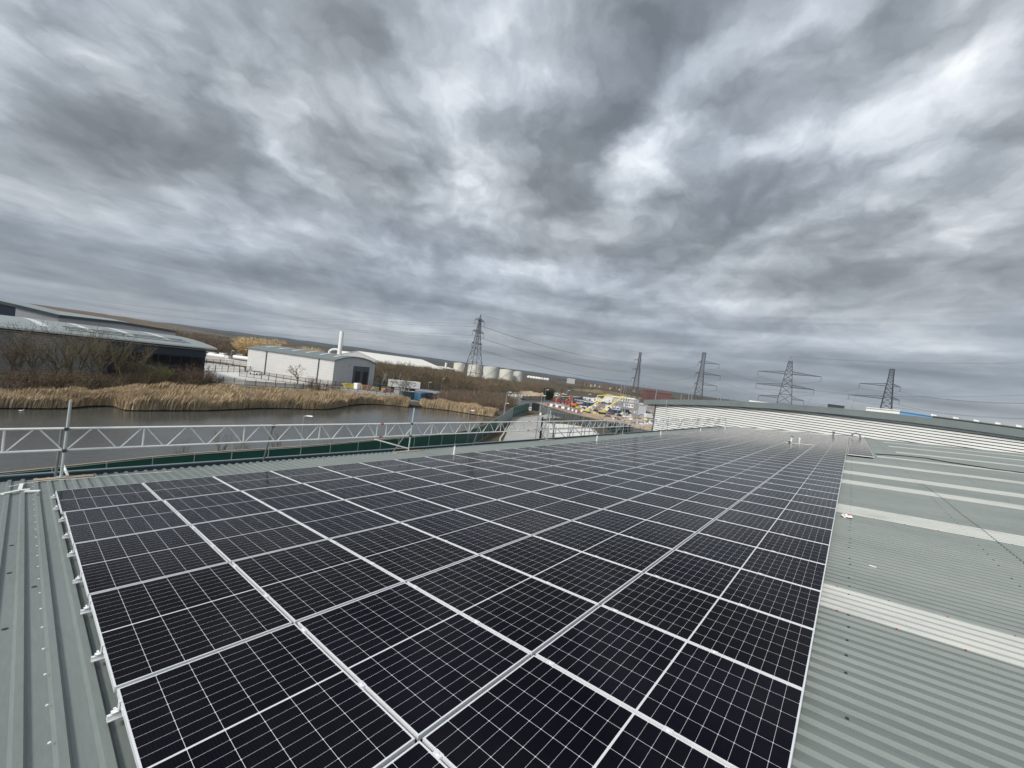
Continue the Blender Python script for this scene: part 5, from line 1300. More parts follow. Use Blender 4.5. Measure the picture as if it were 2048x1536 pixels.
palisade([(166,121),(190,126),(217,131.5),(250,139),(282,148)], 2.4, 'dark green mesh fence below the row of white barriers', .6, 3.0, m=M['conif'], wide=.2)
# yard walls
def lowwall(pts, h, label, m, w=.25):
    t = thing('yard_wall', label, 'wall', (*pts[0], 0)); mb = MB()
    for a, b in zip(pts, pts[1:]):
        a = Vector((*a,0)); b = Vector((*b,0)); d = (b-a); l = d.length; d.normalize(); mb.obox((a+b)/2 + Vector((0,0,h/2)), d, (-d.y,d.x,0), (0,0,1), l/2, w/2, h/2)
    mb.build('wall_panel', m, t)
    mb = MB()
    for a, b in zip(pts, pts[1:]):
        a = Vector((*a,0)); b = Vector((*b,0)); d = (b-a); l = d.length; d.normalize(); mb.obox((a+b)/2 + Vector((0,0,h+.04)), d, (-d.y,d.x,0), (0,0,1), l/2, w/2+.04, .04)
    mb.build('coping', M['kerb'], t)
lowwall([(34,127.4),(41,124.8),(55,123.2),(62,124)], 1.3, 'white low retaining wall behind the path fence', M['concw'])
lowwall([(55,232),(62,226),(68,210)], 2.2, 'white boundary wall at the back of the loading yard', M['concw'])
mb = MB(); mb.box(0,0.01,0,.01,0,.01)
# tanker lorries
def tanker(u, d, label):
    p = bearing(u, d); t = thing('tanker_lorry', label, 'lorry', (p.x, p.y, 0), 'tanker lorries behind the yard', az_)
    mb = MB(); mb.tube((-4.5,0,2.3),(4.0,0,2.3),1.2,n=14); mb.build('tank', M['alu'], t, local=True)
    mb = MB(); mb.box(-4.6,5.2,-.9,.9,.8,1.1); mb.build('chassis', M['sgrey'], t, local=True)
    mb = MB(); mb.hexa([(4.3,-1.2,.6),(6.5,-1.2,.6),(6.5,1.2,.6),(4.3,1.2,.6),(4.4,-1.15,3.2),(6.2,-1.15,3.2),(6.2,1.15,3.2),(4.4,1.15,3.2)]); mb.build('cab', M['alu'], t, local=True)
    for x in (-3.8,-2.6,-1.4,5.3):
        for y in (-1,1): mb = MB(); mb.tube((x,y-.15,.5),(x,y+.15,.5),.5,n=10); mb.build('wheel', M['tyre'], t, local=True)
tanker(440, 255, 'white tanker lorry right of the navy warehouse corner'); tanker(490, 262, 'white tanker lorry half hidden by the pale shed')
rnd = random.Random(9)
for k, (u, d) in enumerate(((415,300),(424,306),(432,298),(441,310),(452,305),(478,318),(487,322))):
    p = bearing(u, d); put_car('car' if k % 2 else 'van', 'white' if k % 3 else 'silver', p.x, p.y, az_ + rnd.uniform(-.3,.3), 'pale vehicle parked beyond the tanker lorries, %s from the left' % ORD[k+1], 'vehicles beyond the tanker lorries')

# ------------------------------------------------------------------ far sheds, tanks, houses
def gable_building(name, label, cat, u0, u1, d, ze, zr, mw, mr, depth=20, ang=0.0, ov=.4, features=None, zb=0):
    a = bearing(u0, d); b = bearing(u1, d * (1 + ang)); dd_ = (b - a); l = dd_.length; dd_.normalize(); n = Vector((-dd_.y, dd_.x, 0))
    if n.dot(a - CAMP) < 0: n = -n
    t = thing(name, label, cat, (a.x, a.y, 0)); Q_ = lambda s, w, z: a + dd_*s + n*w + Vector((0,0,z))
    mb = MB(); mb.face([Q_(0,0,zb),Q_(l,0,zb),Q_(l,0,ze),Q_(0,0,ze)]); mb.face([Q_(0,depth,zb),Q_(l,depth,zb),Q_(l,depth,ze),Q_(0,depth,ze)])
    for s in (0, l): mb.face([Q_(s,0,zb),Q_(s,depth,zb),Q_(s,depth,ze),Q_(s,depth/2,zr),Q_(s,0,ze)])
    mb.build('wall', mw, t)
    mb = MB(); e = ov
    for w0, w1, z0, z1 in ((-e, depth/2, ze-.05, zr+.1), (depth+e, depth/2, ze-.05, zr+.1)):
        mb.hexa([Q_(-e,w0,z0-.2),Q_(l+e,w0,z0-.2),Q_(l+e,w1,z1-.2),Q_(-e,w1,z1-.2),Q_(-e,w0,z0),Q_(l+e,w0,z0),Q_(l+e,w1,z1),Q_(-e,w1,z1)])
    mb.build('roof', mr, t)
    if features: features(t, Q_, l)
    return t
M['wroof'] = mat('sunlit_white_roof', (0.78,0.75,0.69), 0.5, var=.04, vscale=.05)
M['tank'] = mat('cream_tank_paint', (0.66,0.63,0.55), 0.6, var=.08, vscale=.15); M['tankg'] = mat('grey_tank_paint', (0.54,0.54,0.49), 0.6, var=.08, vscale=.15)
M['brick'] = mat('orange_brick', (0.20,0.105,0.07), 0.8, var=.15, vscale=.5); M['tile'] = mat('brown_tile', (0.11,0.065,0.05), 0.8, var=.15, vscale=.5); M['bred'] = mat('dark_red_cladding', (0.12,0.055,0.05), 0.6, var=.1, vscale=.1)
M['beige'] = mat('beige_render', (0.40,0.35,0.28), 0.8); M['bblue'] = mat('bright_blue_cladding', (0.13,0.33,0.58), 0.5, var=.08, vscale=.1); M['taupe'] = mat('brown_grey_cladding', (0.12,0.12,0.105), 0.6)
gable_building('white_shed', 'long white-roofed shed in sunlight behind the brown wood', 'shed', 770, 893, 330, 7.8, 14.4, M['cgab'], M['wroof'], 60, .18)
gable_building('white_shed', 'second white-roofed shed just left, partly behind the flue stack', 'shed', 728, 790, 430, 8.0, 12.4, M['beige'], M['wroof'], 30, .05)
gable_building('white_shed', 'low pale shed between the willows and the flue stack', 'shed', 676, 742, 400, 9.5, 12.6, M['beige'], M['wroof'], 20, .0)
gable_building('brick_house', 'red-gabled farm building behind the pale shed roof', 'house', 566, 588, 300, 10.2, 12.6, M['brick'], M['tile'], 7, 0)
gable_building('low_shed', 'cream low building beside the leftmost storage tank', 'shed', 893, 912, 470, 8.0, 9.5, M['tank'], M['wroof'], 20, .05)
p = bearing(892.5, 330); t = thing('chimney', 'short white chimney at the right end of the white-roofed shed', 'chimney', (p.x, p.y, 0)); mb = MB(); mb.cyl((p.x,p.y), .9, 0, 14.4, 12); mb.build('stack', M['alu'], t)
for k, (u0, u1, vt, d, m) in enumerate(((907.6,930,726.7,560,'tank'),(936,965,730.5,560,'tank'),(966,998,734.5,540,'tankg'),(999,1027,740,570,'tank'),(1027,1046,744,590,'tankg'))):
    u = (u0+u1)/2; r = (u1-u0)/2/815*d; p = bearing(u, d+r); z = hgt(u, 608.4+.1323*u - vt, d)
    t = thing('storage_tank', '%s round storage tank beyond the brown wood, %s from the left' % ('cream' if m == 'tank' else 'grey', ORD[k+1]), 'storage tank', (p.x, p.y, 0), 'storage tanks')
    mb = MB(); mb.cyl((p.x,p.y), r, 0, z, 32); mb.build('shell', M[m], t); mb = MB(); mb.tube((p.x,p.y,z+.01),(p.x,p.y,z+1.2), r, r*.1, 32); mb.build('roof', M['tankg'], t)
    mb = MB(); rr_ = 0
    for q in range(28):
        a = 2*math.pi*q/28; mb.tube((p.x+r*math.cos(a),p.y+r*math.sin(a),z),(p.x+r*math.cos(a),p.y+r*math.sin(a),z+1.1),.12,n=4)
    mb.build('railing', M['sgrey'], t)
    mb = MB(); a = math.atan2(CAMP.y-p.y, CAMP.x-p.x)
    for q in range(9): aa = a - .9 + q*.2; zz0 = z*q/9; mb.obox((p.x+(r+.4)*math.cos(aa),p.y+(r+.4)*math.sin(aa),zz0+z/18), (math.sin(-aa),math.cos(aa),.5), (math.cos(aa),math.sin(aa),0), (0,0,1), r*.05, .2, .2)
    mb.build('staircase', M['sgrey'], t)
for k in range(8):
    u = 1058 + k*5.4; p = bearing(u, 1600); t = thing('dome_tent', 'white domed store in the row left of the evergreen, %s from the left' % ORD[k+1], 'dome', (p.x,p.y,0), 'white domed stores'); mb = MB(); mb.ball((0,0,2.2), 6.6, 12, 8, (1,1,1.0)); mb.build('shell', M['wroof'], t, local=True)
gable_building('white_block', 'white flat-topped block right of the evergreen tree', 'building', 1134, 1150, 1500, 17.5, 18.5, M['gclad'], M['beige'], 15, 0)
gable_building('red_warehouse', 'dark red-brown warehouse beside the third pylon', 'warehouse', 1318, 1344, 420, 13.0, 15.2, M['bred'], M['tile'], 16, 0)
gable_building('red_warehouse', 'long low dark red shed left of the larger one', 'warehouse', 1286, 1316, 470, 13.6, 15.4, M['bred'], M['tile'], 16, 0)
gable_building('low_building', 'long white low building under the second pylon', 'building', 1228, 1280, 380, 3.4, 4.4, M['alu'], M['wroof'], 12, .05)
gable_building('low_building', 'beige flat building at the foot of the third pylon', 'building', 1346, 1372, 260, 6.2, 6.4, M['beige'], M['beige'], 12, 0)
gable_building('low_building', 'small grey substation cabin left of the white warehouse roof corner', 'building', 1282, 1298, 230, 5.8, 6.4, M['gclad'], M['gclad'], 8, 0)
rnd = random.Random(21)
for k in range(26):
    u = 1150 + k*5.4 + rnd.uniform(-2,2); d = 1500 + rnd.uniform(-250,300); z = hgt(u, lerp_t([(1150,-1.5),(1300,1.0)], u) + rnd.uniform(-3,0), d)
    gable_building('brick_house', 'small orange brick house on the rise beyond the fields, %s from the left' % ordw(k+1), 'house', u, u+rnd.uniform(2.2,3.6), d, max(6,z-4), max(9,z), M['brick'] if rnd.random() < .65 else M['beige'], M['tile'], 8, rnd.uniform(-.004,.004))['group'] = 'brick houses on the rise'

# beyond the white warehouse roof, right
gable_building('white_hall', 'white curved-roof hall with small dark windows beyond the white warehouse', 'hall', 1497, 1568, 300, 12.8, 16.0, M['alu'], M['wroof'], 40, 0)
gable_building('white_hall', 'small white block with a mast above the white warehouse eaves', 'building', 1609, 1630, 300, 15.6, 16.2, M['alu'], M['alu'], 12, 0)
gable_building('roof_plant', 'dark grey plant box above the white warehouse eaves, wider one', 'plant room', 1653, 1686, 260, 18.8, 18.9, M['sgrey'], M['sgrey'], 8, 0, .1)
gable_building('roof_plant', 'small dark grey plant box, narrower one further right', 'plant room', 1698, 1709, 260, 18.7, 18.8, M['gcladA'], M['gcladA'], 8, 0, .1)
def bigshed(name, label, u0, u1, d, vt0, vt1, m, mr, depth=30):
    a, b = bearing(u0, d), bearing(u1, d); za = hgt(u0, 608.4+.1323*u0 - vt0, d*1.0); zb_ = hgt(u1, 608.4+.1323*u1 - vt1, d); dd_ = (b-a).normalized(); n = Vector((-dd_.y,dd_.x,0))
    if n.dot(a-CAMP) < 0: n = -n
    t = thing(name, label, 'building', (a.x,a.y,0)); mb = MB()
    mb.face([(a.x,a.y,0),(b.x,b.y,0),(b.x,b.y,zb_),(a.x,a.y,za)]); c_ = b+n*depth; e_ = a+n*depth
    mb.face([(b.x,b.y,0),(c_.x,c_.y,0),(c_.x,c_.y,zb_),(b.x,b.y,zb_)]); mb.face([(e_.x,e_.y,0),(a.x,a.y,0),(a.x,a.y,za),(e_.x,e_.y,za)]); mb.build('wall', m, t)
    mb = MB(); a2, b2 = a - n*.3, b - n*.3; mb.hexa([(a2.x,a2.y,za+.01),(b2.x,b2.y,zb_+.01),(c_.x,c_.y,zb_+.01),(e_.x,e_.y,za+.01),(a2.x,a2.y,za+.3),(b2.x,b2.y,zb_+.3),(c_.x,c_.y,zb_+.3),(e_.x,e_.y,za+.3)]); mb.build('roof', mr, t)
    return t, a, b, za, zb_, dd_, n
t, a, b, za, zb_, dd_, n = bigshed('office_block', 'white office block with a line of dark windows beside the blue building', 1729, 1796, 200, 815.5, 822, M['alu'], M['alu'])
for k in range(9):
    mb = MB(); c_ = a.lerp(b, .12 + .085*k); mb.obox(Vector((c_.x,c_.y,za+(zb_-za)*k/9-1.6)) - n*.03, dd_, n, (0,0,1), .4, .05, .5); mb.build('window', M['glassd'], t)
bigshed('blue_building', 'bright blue clad building beyond the white warehouse roof', 1795.6, 1861, 200.5, 823, 833, M['bblue'], M['bblue'])
t, a, b, za, zb_, dd_, n = bigshed('brown_shed', 'long brown-grey shed with white rooflights right of the blue building', 1861.6, 2400, 201, 833, 905, M['taupe'], M['taupe'])
for k, u in enumerate((1862,1906,1947,1990,2032,2076)):
    mb = MB(); q0, q1 = bearing(u-4, 202), bearing(u+7, 202); z = hgt(u, 608.4+.1323*u - (831 + (u-1862)*.127), 202); mb.hexa([(q0.x,q0.y,z-1),(q1.x,q1.y,z-1),(q1.x+n.x,q1.y+n.y,z-1),(q0.x+n.x,q0.y+n.y,z-1),(q0.x,q0.y,z+.5),(q1.x,q1.y,z+.3),(q1.x+n.x,q1.y+n.y,z+.3),(q0.x+n.x,q0.y+n.y,z+.5)]); mb.build('rooflight', M['alu'], t)
mb = MB(); q0, q1 = bearing(1900,200.2), bearing(1988,200.2); z0 = hgt(1900, 608.4+.1323*1900-842.5,200); z1 = hgt(1988, 608.4+.1323*1988-853,200); mb.hexa([(q0.x,q0.y,z0-.5),(q1.x,q1.y,z1-.5),(q1.x+n.x,q1.y+n.y,z1-.5),(q0.x+n.x,q0.y+n.y,z0-.5),(q0.x,q0.y,z0),(q1.x,q1.y,z1),(q1.x+n.x,q1.y+n.y,z1),(q0.x+n.x,q0.y+n.y,z0)]); mb.build('white_band', M['alu'], t)
mb = MB(); q0, q1 = bearing(2034,200.2), bearing(2090,200.2); z0 = hgt(2034, 608.4+.1323*2034-855,200); mb.hexa([(q0.x,q0.y,z0-2.5),(q1.x,q1.y,z0-2.5),(q1.x+n.x,q1.y+n.y,z0-2.5),(q0.x+n.x,q0.y+n.y,z0-2.5),(q0.x,q0.y,z0),(q1.x,q1.y,z0-.2),(q1.x+n.x,q1.y+n.y,z0-.2),(q0.x+n.x,q0.y+n.y,z0)]); mb.build('blue_panel', M['bblue'], t)

# ------------------------------------------------------------------ pylons and wires
M['pyl'] = mat('dull_galvanised_lattice', (0.10,0.105,0.11), 0.6, 0.2)
def pylon(p, H, base, arms, ang, label, leg=.17, br=.075, topw=.55, waist=None, flat=False):
    t = thing('pylon', label, 'pylon', (p.x, p.y, 0), 'electricity pylons', ang)
    zw = waist or H*.55; ww = base*.30
    if flat: H = H / .93
    def half(z): return base + (ww-base)*z/zw if z < zw else ww + (topw-ww)*(z-zw)/(H*.93-zw)
    legs = MB(); lac = MB(); zs = [0]; 
    while zs[-1] < H*.93: zs.append(min(H*.93, zs[-1] + max(1.8, half(zs[-1])*1.5)))
    for z0, z1 in zip(zs, zs[1:]):
        a, b = half(z0), half(z1)
        for sx, sy in ((1,1),(1,-1),(-1,-1),(-1,1)): legs.tube((a*sx,a*sy,z0),(b*sx,b*sy,z1),leg,n=5,caps=False)
        for (sx,sy,tx,ty) in ((1,1,1,-1),(1,-1,-1,-1),(-1,-1,-1,1),(-1,1,1,1)):
            lac.tube((a*sx,a*sy,z0),(b*tx,b*ty,z1),br,n=4,caps=False); lac.tube((a*tx,a*ty,z0),(b*sx,b*sy,z1),br,n=4,caps=False); lac.tube((b*sx,b*sy,z1),(b*tx,b*ty,z1),br,n=4,caps=False)
    for s in ((1,-1) if not flat else ()): legs.tube((topw*s,topw*s,H*.93),(0,0,H),br*1.3,n=4); legs.tube((topw*s,-topw*s,H*.93),(0,0,H),br*1.3,n=4)
    legs.build('leg_frame', M['pyl'], t, local=True); lac.build('lattice', M['pyl'], t, local=True)
    tips = []
    for z, l_a, l_b in [(a_ if len(a_) == 3 else (a_[0], a_[1], a_[1])) for a_ in arms]:
        for s in (1,-1):
            l = l_a if s > 0 else l_b
            mb = MB(); w = half(z); w2 = half(z+1.8); tip = Vector((0, s*l, z+.1)); n = max(2, int((l-w)/2.2))
            for e in (1,-1):
                mb.tube((w*e,s*w,z),tip,br*1.5,n=4); mb.tube((w2*e,s*w2,z+1.8),tip + Vector((0,0,.1)),br*1.2,n=4)
                for k in range(n):
                    f0, f1 = k/n, (k+.5)/n; A1 = Vector((w*e,s*w,z)).lerp(tip,f0); B1 = Vector((w2*e,s*w2,z+1.8)).lerp(tip,f1); C1 = Vector((w*e,s*w,z)).lerp(tip,(k+1)/n); mb.tube(A1,B1,br*.7,n=3,caps=False); mb.tube(B1,C1,br*.7,n=3,caps=False)
            mb.build('cross_arm', M['pyl'], t, local=True)
            mb = MB(); mb.tube(tip, tip - Vector((0,0,3.2)), .10, n=5); mb.build('insulator', M['sgrey'], t, local=True)
            tips.append(Vector((p.x,p.y,0)) + Matrix.Rotation(ang, 3, 'Z') @ Vector((0, s*l, z-3.1)))
    tips.append(Vector((p.x,p.y,H*.93 if flat else H)))
    return tips
def face_ang(p): return math.atan2(p.y - CAMP.y, p.x - CAMP.x)
P1 = bearing(948, 283); P2 = bearing(1271, 425); P3 = bearing(1396, 365); P4 = bearing(1567, 345); P5 = bearing(1768, 385)
T1 = pylon(P1, 50.5, 6.6, [(30.0,6.8),(38.0,7.8),(46.0,6.4)], face_ang(P1) + 1.05, 'tall lattice pylon behind the storage tanks, leftmost of the five', .19, .085)
T2 = pylon(P2, 50, 3.3, [(23.5,5.5,2.5),(32.5,5.5,2.5),(42.0,5.0,2.0)], face_ang(P2) + .2, 'slim lattice pylon second from the left, above the dark red sheds', .2, .09, .9, 40, True)
T3 = pylon(P3, 50, 3.9, [(24.0,4.0,12.5),(32.5,4.5,14.0),(41.5,3.5,12.0)], face_ang(P3) - .1, 'third lattice pylon from the left, just left of the widest one', .2, .09, 1.2, 40, True)
T4 = pylon(P4, 50.5, 6.2, [(20.5,16.0,11.0),(28.8,18.5,15.5),(38.0,18.5,18.5)], face_ang(P4), 'widest lattice pylon with long cross arms seen head-on', .21, .09, 1.2, 40)
T5 = pylon(P5, 50.5, 4.4, [(29.5,21.0,6.0),(38.5,16.0,5.5)], face_ang(P5) + .1, 'rightmost lattice pylon with double posts and offset cross arms', .22, .10, 1.15, 44, True)
def wire(a, b, sag, label, r=.05):
    mb = MB(); n = 16; pts = []
    for k in range(n+1):
        f = k/n; q = a.lerp(b, f); q.z -= sag*4*f*(1-f); pts.append(q)
    mb.path(pts, r, 4); single('power_line', mb, M['pyl'], label, 'power line', 'overhead power lines')
lv = ['lower','middle','upper']
Lf = bearing(60, 1300); Rr_ = bearing(2500, 420); 
for k in range(6):
    nm = '%s %s' % (lv[k//2], 'near' if k % 2 else 'far')
    e = Vector((Lf.x + (k%2)*14, Lf.y, 40 + (k//2)*9)); wire(T1[k], e, 14, '%s conductor running left from the leftmost pylon' % nm, .05)
    wire(T1[k], T2[k], 4.5, '%s conductor from the leftmost pylon down to the second' % nm, .055)
    wire(T2[k], T3[k], 5, '%s conductor between the second and third pylons' % nm, .05)
    wire(T4[k], T3[k] if k % 2 else T5[min(k, 3)], 6, '%s conductor hung from the widest pylon' % nm, .05)
for k in range(4):
    e = Vector((Rr_.x, Rr_.y + (k%2)*20, 44 + (k//2)*10)); wire(T5[k], e, 9, '%s %s conductor running right from the rightmost pylon' % (lv[k//2], 'near' if k % 2 else 'far'), .06)
wire(T1[6], T2[6], 3, 'earth wire joining the tops of the first two pylons', .04)
wire(T4[6], Vector((Rr_.x, Rr_.y, 74)), 6, 'earth wire rising to the right from the widest pylon', .05)
wire(T4[2], Vector((Rr_.x, Rr_.y, 60)), 8, 'conductor crossing behind the rightmost pylon', .05)
for k, q in enumerate((T3[1], T3[3], T4[0], T4[2], T2[1], T2[3], T4[1], T4[3], T5[0], T5[2])):
    g_ = bearing([1340,1350,1500,1490,1306,1296,1590,1596,1680,1690][k], 300); wire(q, Vector((g_.x, g_.y, 9)), 1.5, 'slack down-lead from the pylons to the substation, %s from the first' % ORD[k+1], .045)
# substation portals
for k, (u, d, h) in enumerate(((1243,420,17),(1249,420,19),(1253,425,19),(1378,300,17.5),(1384,300,17.5),(1436,300,17.5),(1441,300,17.5),(1363,320,14),(1313,360,15),(1461,500,18),(1497,500,18),(1510,500,17))):
    p = bearing(u, d); t = thing('substation_post', 'grey substation post near the pylon feet, %s from the left' % ORD[k+1], 'post', (p.x,p.y,0), 'substation posts'); mb = MB()
    for s in (-.5,.5): mb.tube((p.x+s,p.y,0),(p.x+s*.6,p.y,h),.14,n=4)
    mb.build('mast', M['galv'], t); mb = MB()
    for z in range(2, int(h), 3): mb.tube((p.x-.5,p.y,z),(p.x+.5,p.y,z+1.5),.08,n=4)
    mb.build('bracing', M['galv'], t)

# ------------------------------------------------------------------ building site
def boom(x, y, rz, label):
    t = thing('boom_lift', label, 'boom lift', (x,y,0), 'yellow boom lifts', rz)
    mb = MB(); mb.box(-1.6,1.6,-1.1,1.1,.5,1.2); mb.build('chassis', M['sgrey'], t, local=True)
    for a in (-1.2,1.2):
        for b in (-1.1,1.1): mb = MB(); mb.tube((a,b-.2,.5),(a,b+.2,.5),.5,n=10); mb.build('wheel', M['tyre'], t, local=True)
    mb = MB(); mb.box(-1.0,1.2,-.8,.8,1.2,2.0); mb.build('turret', M['yellow'], t, local=True)
    mb = MB(); mb.tube((-.8,0,1.2),(8.4,0,9.4),.26,.20,n=6); mb.build('boom', M['yellow'], t, local=True)
    mb = MB(); mb.tube((4.6,0,4.4),(3.8,0,8.6),.22,n=6); mb.tube((3.8,0,8.6),(8.6,0,9.6),.2,n=6); mb.build('link_arm', M['yellow'], t, local=True)
    mb = MB(); mb.box(8.2,9.8,-.6,.6,8.6,8.7)
    for a in (8.2,9.8):
        for b in (-.6,.6): mb.tube((a,b,8.6),(a,b,9.8),.06,n=4)
    mb.tube((8.2,-.6,9.8),(9.8,-.6,9.8),.06,n=4); mb.tube((8.2,.6,9.8),(9.8,.6,9.8),.06,n=4); mb.build('basket', M['yellow'], t, local=True)
    return t
b1 = boom(158.5, 78.4, az_ - .05, 'yellow boom lift leaning right, the left one of the pair')
dup(b1, loc=(169.0, 76.2, 0), label='yellow boom lift leaning right, the right one of the pair')
# excavator
p = Vector((205,66,0)); t = thing('excavator', 'orange excavator at the right of the site by the white cladding', 'excavator', p, rz=az_)
mb = MB(); mb.box(-1.8,1.8,-1.3,-.7,0,.8); mb.box(-1.8,1.8,.7,1.3,0,.8); mb.build('tracks', M['tyre'], t, local=True)
mb = MB(); mb.box(-1.8,1.3,-1.2,1.2,.9,2.1); mb.build('body', M['orange'], t, local=True)
mb = MB(); mb.box(.0,1.3,-1.2,-.2,2.1,3.0); mb.build('cab', M['cglass'], t, local=True)
mb = MB(); mb.tube((1.0,.2,1.8),(3.6,.2,4.2),.25,n=6); mb.tube((3.6,.2,4.2),(6.0,.2,2.6),.18,n=6); mb.build('boom_arm', M['orange'], t, local=True)
mb = MB(); mb.box(5.6,6.4,-.3,.7,1.6,2.6); mb.build('bucket', M['sgrey'], t, local=True)
dup(t, loc=(*bearing(1155,215)[:2],0), rot=(0,0,az_+2.4), label='orange excavator in the middle of the site, behind the left yellow boom lift')
# steel columns
for k, (u, d, h) in enumerate(((1246,215,8.5),(1251,217,8.5),(1256,219,8.5),(1273,200,9.0),(1277,201,9.0),(1281,202,9.0),(1231,225,6.5),(1237,226,6.5),(1243,240,7.5),(1260,240,7.5))):
    p = bearing(u, d); t = thing('steel_column', 'pale upright column on the building site, %s of ten from the first' % ORD[k+1], 'column', (p.x,p.y,0), 'upright columns on the site'); mb = MB()
    mb.box(p.x-.22,p.x+.22,p.y-.22,p.y-.16,0,h); mb.box(p.x-.22,p.x+.22,p.y+.16,p.y+.22,0,h); mb.box(p.x-.03,p.x+.03,p.y-.16,p.y+.16,0,h); mb.build('shaft', M['galv'], t)
    mb = MB(); mb.box(p.x-.4,p.x+.4,p.y-.4,p.y+.4,0,.06); mb.build('base_plate', M['galv'], t)
# red-white barriers along the road
def barrier_proto():
    t = bpy.data.objects.new('road_barrier', None); COL.objects.link(t); tag(t, 'x', 'barrier')
    mb = MB(); mb.hexa([(-1,-.25,0),(1,-.25,0),(1,.25,0),(-1,.25,0),(-.95,-.08,1.0),(.95,-.08,1.0),(.95,.08,1.0),(-.95,.08,1.0)]); mb.build('body', M['red'], t, local=True)
    return t
bp_ = barrier_proto(); first = True
bw_ = bpy.data.objects.new('road_barrier', None); COL.objects.link(bw_); tag(bw_, 'x', 'barrier')
mb = MB(); mb.hexa([(-1,-.25,0),(1,-.25,0),(1,.25,0),(-1,.25,0),(-.95,-.08,1.0),(.95,-.08,1.0),(.95,.08,1.0),(-.95,.08,1.0)]); mb.build('body', M['alu'], bw_, local=True)
line = smoothline([(166,104),(164,97),(162,90),(158,84),(155,80)], 4)
def along(pts, step):
    out = []; acc = 0; nxt = 0
    for a, b in zip(pts, pts[1:]):
        l = (b-a).length
        while nxt < acc + l: out.append((a.lerp(b, (nxt-acc)/l), math.atan2((b-a).y,(b-a).x))); nxt += step
        acc += l
    return out
u_r = u_w = False
for k, (q, an) in enumerate(along(line, 2.15)):
    src = bp_ if k % 2 == 0 else bw_; lab = '%s plastic barrier in the line along the road, %s from the far end' % ('red' if k % 2 == 0 else 'white', ordw(k+1))
    if (k % 2 == 0 and not u_r) or (k % 2 and not u_w):
        src.location = (q.x,q.y,.02); src.rotation_euler = (0,0,an); src['label'] = lab; src['group'] = 'barriers along the road'
        if k % 2 == 0: u_r = True
        else: u_w = True
    else: dup(src, loc=(q.x,q.y,.02), rot=(0,0,an), label=lab, group='barriers along the road')
for k, (q, an) in enumerate(along(smoothline([(190,104),(205,108),(222,112)], 3), 2.3)):
    dup(bp_, loc=(q.x,q.y,.02), rot=(0,0,an), label='red plastic barrier in the back row across the site, %s from the left' % ordw(k+1), group='red barriers in the back row')
for k, (q, an) in enumerate(along(smoothline([(178,139.8),(198,143.6),(218,146.8),(246,149.4),(294,161)], 3), 4.2)):
    o = dup(bw_, loc=(q.x,q.y,.02), rot=(0,0,an), scale=(1.5,1.6,1.3), label='white concrete barrier in the long row by the spoil heaps, %s from the left' % ordw(k+1), group='white barriers in the long row')
M['spoil'] = mat('spoil_heap', (0.34,0.27,0.20), 0.95, var=.2, vscale=.6, bump=.6, bscale=2)
for k, (u, d, r) in enumerate(((1052,268,3.4),(1064,262,4.2),(1079,258,4.0),(1093,262,3.6),(1040,258,2.4),(1098,300,4))):
    p = bearing(u, d); t = thing('spoil_heap', 'pale heap of crushed stone behind the barrier row, %s from the first' % ORD[k+1], 'heap', (p.x,p.y,0), 'stone heaps'); mb = MB(); mb.ball((0,0,0), r, 12, 8, (1.3,1.3,.8), .08); mb.build('heap', M['spoil'], t, local=True)
# red portal sign, cabins, materials
p = bearing(1147, 205); t = thing('portal_sign', 'tall red banner board on pale posts by the site entrance', 'sign', (p.x,p.y,0)); mb = MB(); mb.obox(Vector((p.x,p.y,4.6)), RIGHT.normalized(), FWD.normalized(), (0,0,1), .8, .1, 1.6); mb.build('board', M['red'], t)
mb = MB(); mb.tube((p.x+.9*RIGHT.x,p.y+.9*RIGHT.y,0),(p.x+.9*RIGHT.x,p.y+.9*RIGHT.y,6.4),.1,n=6); mb.tube((p.x-.6*RIGHT.x,p.y-.6*RIGHT.y,0),(p.x-.6*RIGHT.x,p.y-.6*RIGHT.y,3.2),.1,n=6); mb.build('posts', M['galv'], t)
def cabin(u, d, m, label, l=8, w=3, h=2.8, rz=None, z=0, grp='site cabins and stores'):
    p = bearing(u, d); t = thing('site_cabin', label, 'cabin', (p.x,p.y,z), grp, az_ if rz is None else rz)
    mb = MB(); mb.box(-l/2,l/2,-w/2,w/2,.15,h-.12); mb.build('body', m, t, local=True); mb = MB(); mb.box(-l/2-.1,l/2+.1,-w/2-.1,w/2+.1,h-.118,h); mb.build('roof', M['alu'], t, local=True)
    mb = MB()
    for k in range(3): mb.box(-l/2+.8+k*l/3.2,-l/2+1.9+k*l/3.2,-w/2-.03,-w/2-.002,1.2,2.0)
    mb.build('windows', M['cglass'], t, local=True); return t
cb = [(1112,268,M['alu'],'white site cabin at the left end of the vehicle park',12,3,4.2),(1126,272,M['beige'],'beige site cabin beside the left white one',6,3,3),(1132,266,M['brown'],'brown store cabin between beige cabin and parked cars',5,3,2.6),
      (1186,262,M['alu'],'long white cabin behind the left yellow boom lift',14,3,3.4),(1206,268,M['alu'],'long white cabin between the two yellow boom lifts',14,3,3.6),(1222,285,M['alu'],'white cabin behind the right yellow boom lift',10,3,3.4),(1183,238,M['blue'],'blue store cabin left of the yellow boom lift basket',6,3,3.4),(1232,232,M['alu'],'white cabin left of the steel columns',8,3,3),
      (1262,250,M['alu'],'white cabin behind the right group of steel columns',8,3,3),(1296,236,M['gclad'],'grey cabin near the substation',6,3,3.2),(1238,205,M['blue'],'blue store right of the yellow booms, before the columns',4,2.4,2.6)]
for c_ in cb:
    c_ = list(c_)
    if c_[1] > 245: c_[1] += 45; c_[4] *= .8
    c_[6] = min(c_[6], 2.7); cabin(*c_)
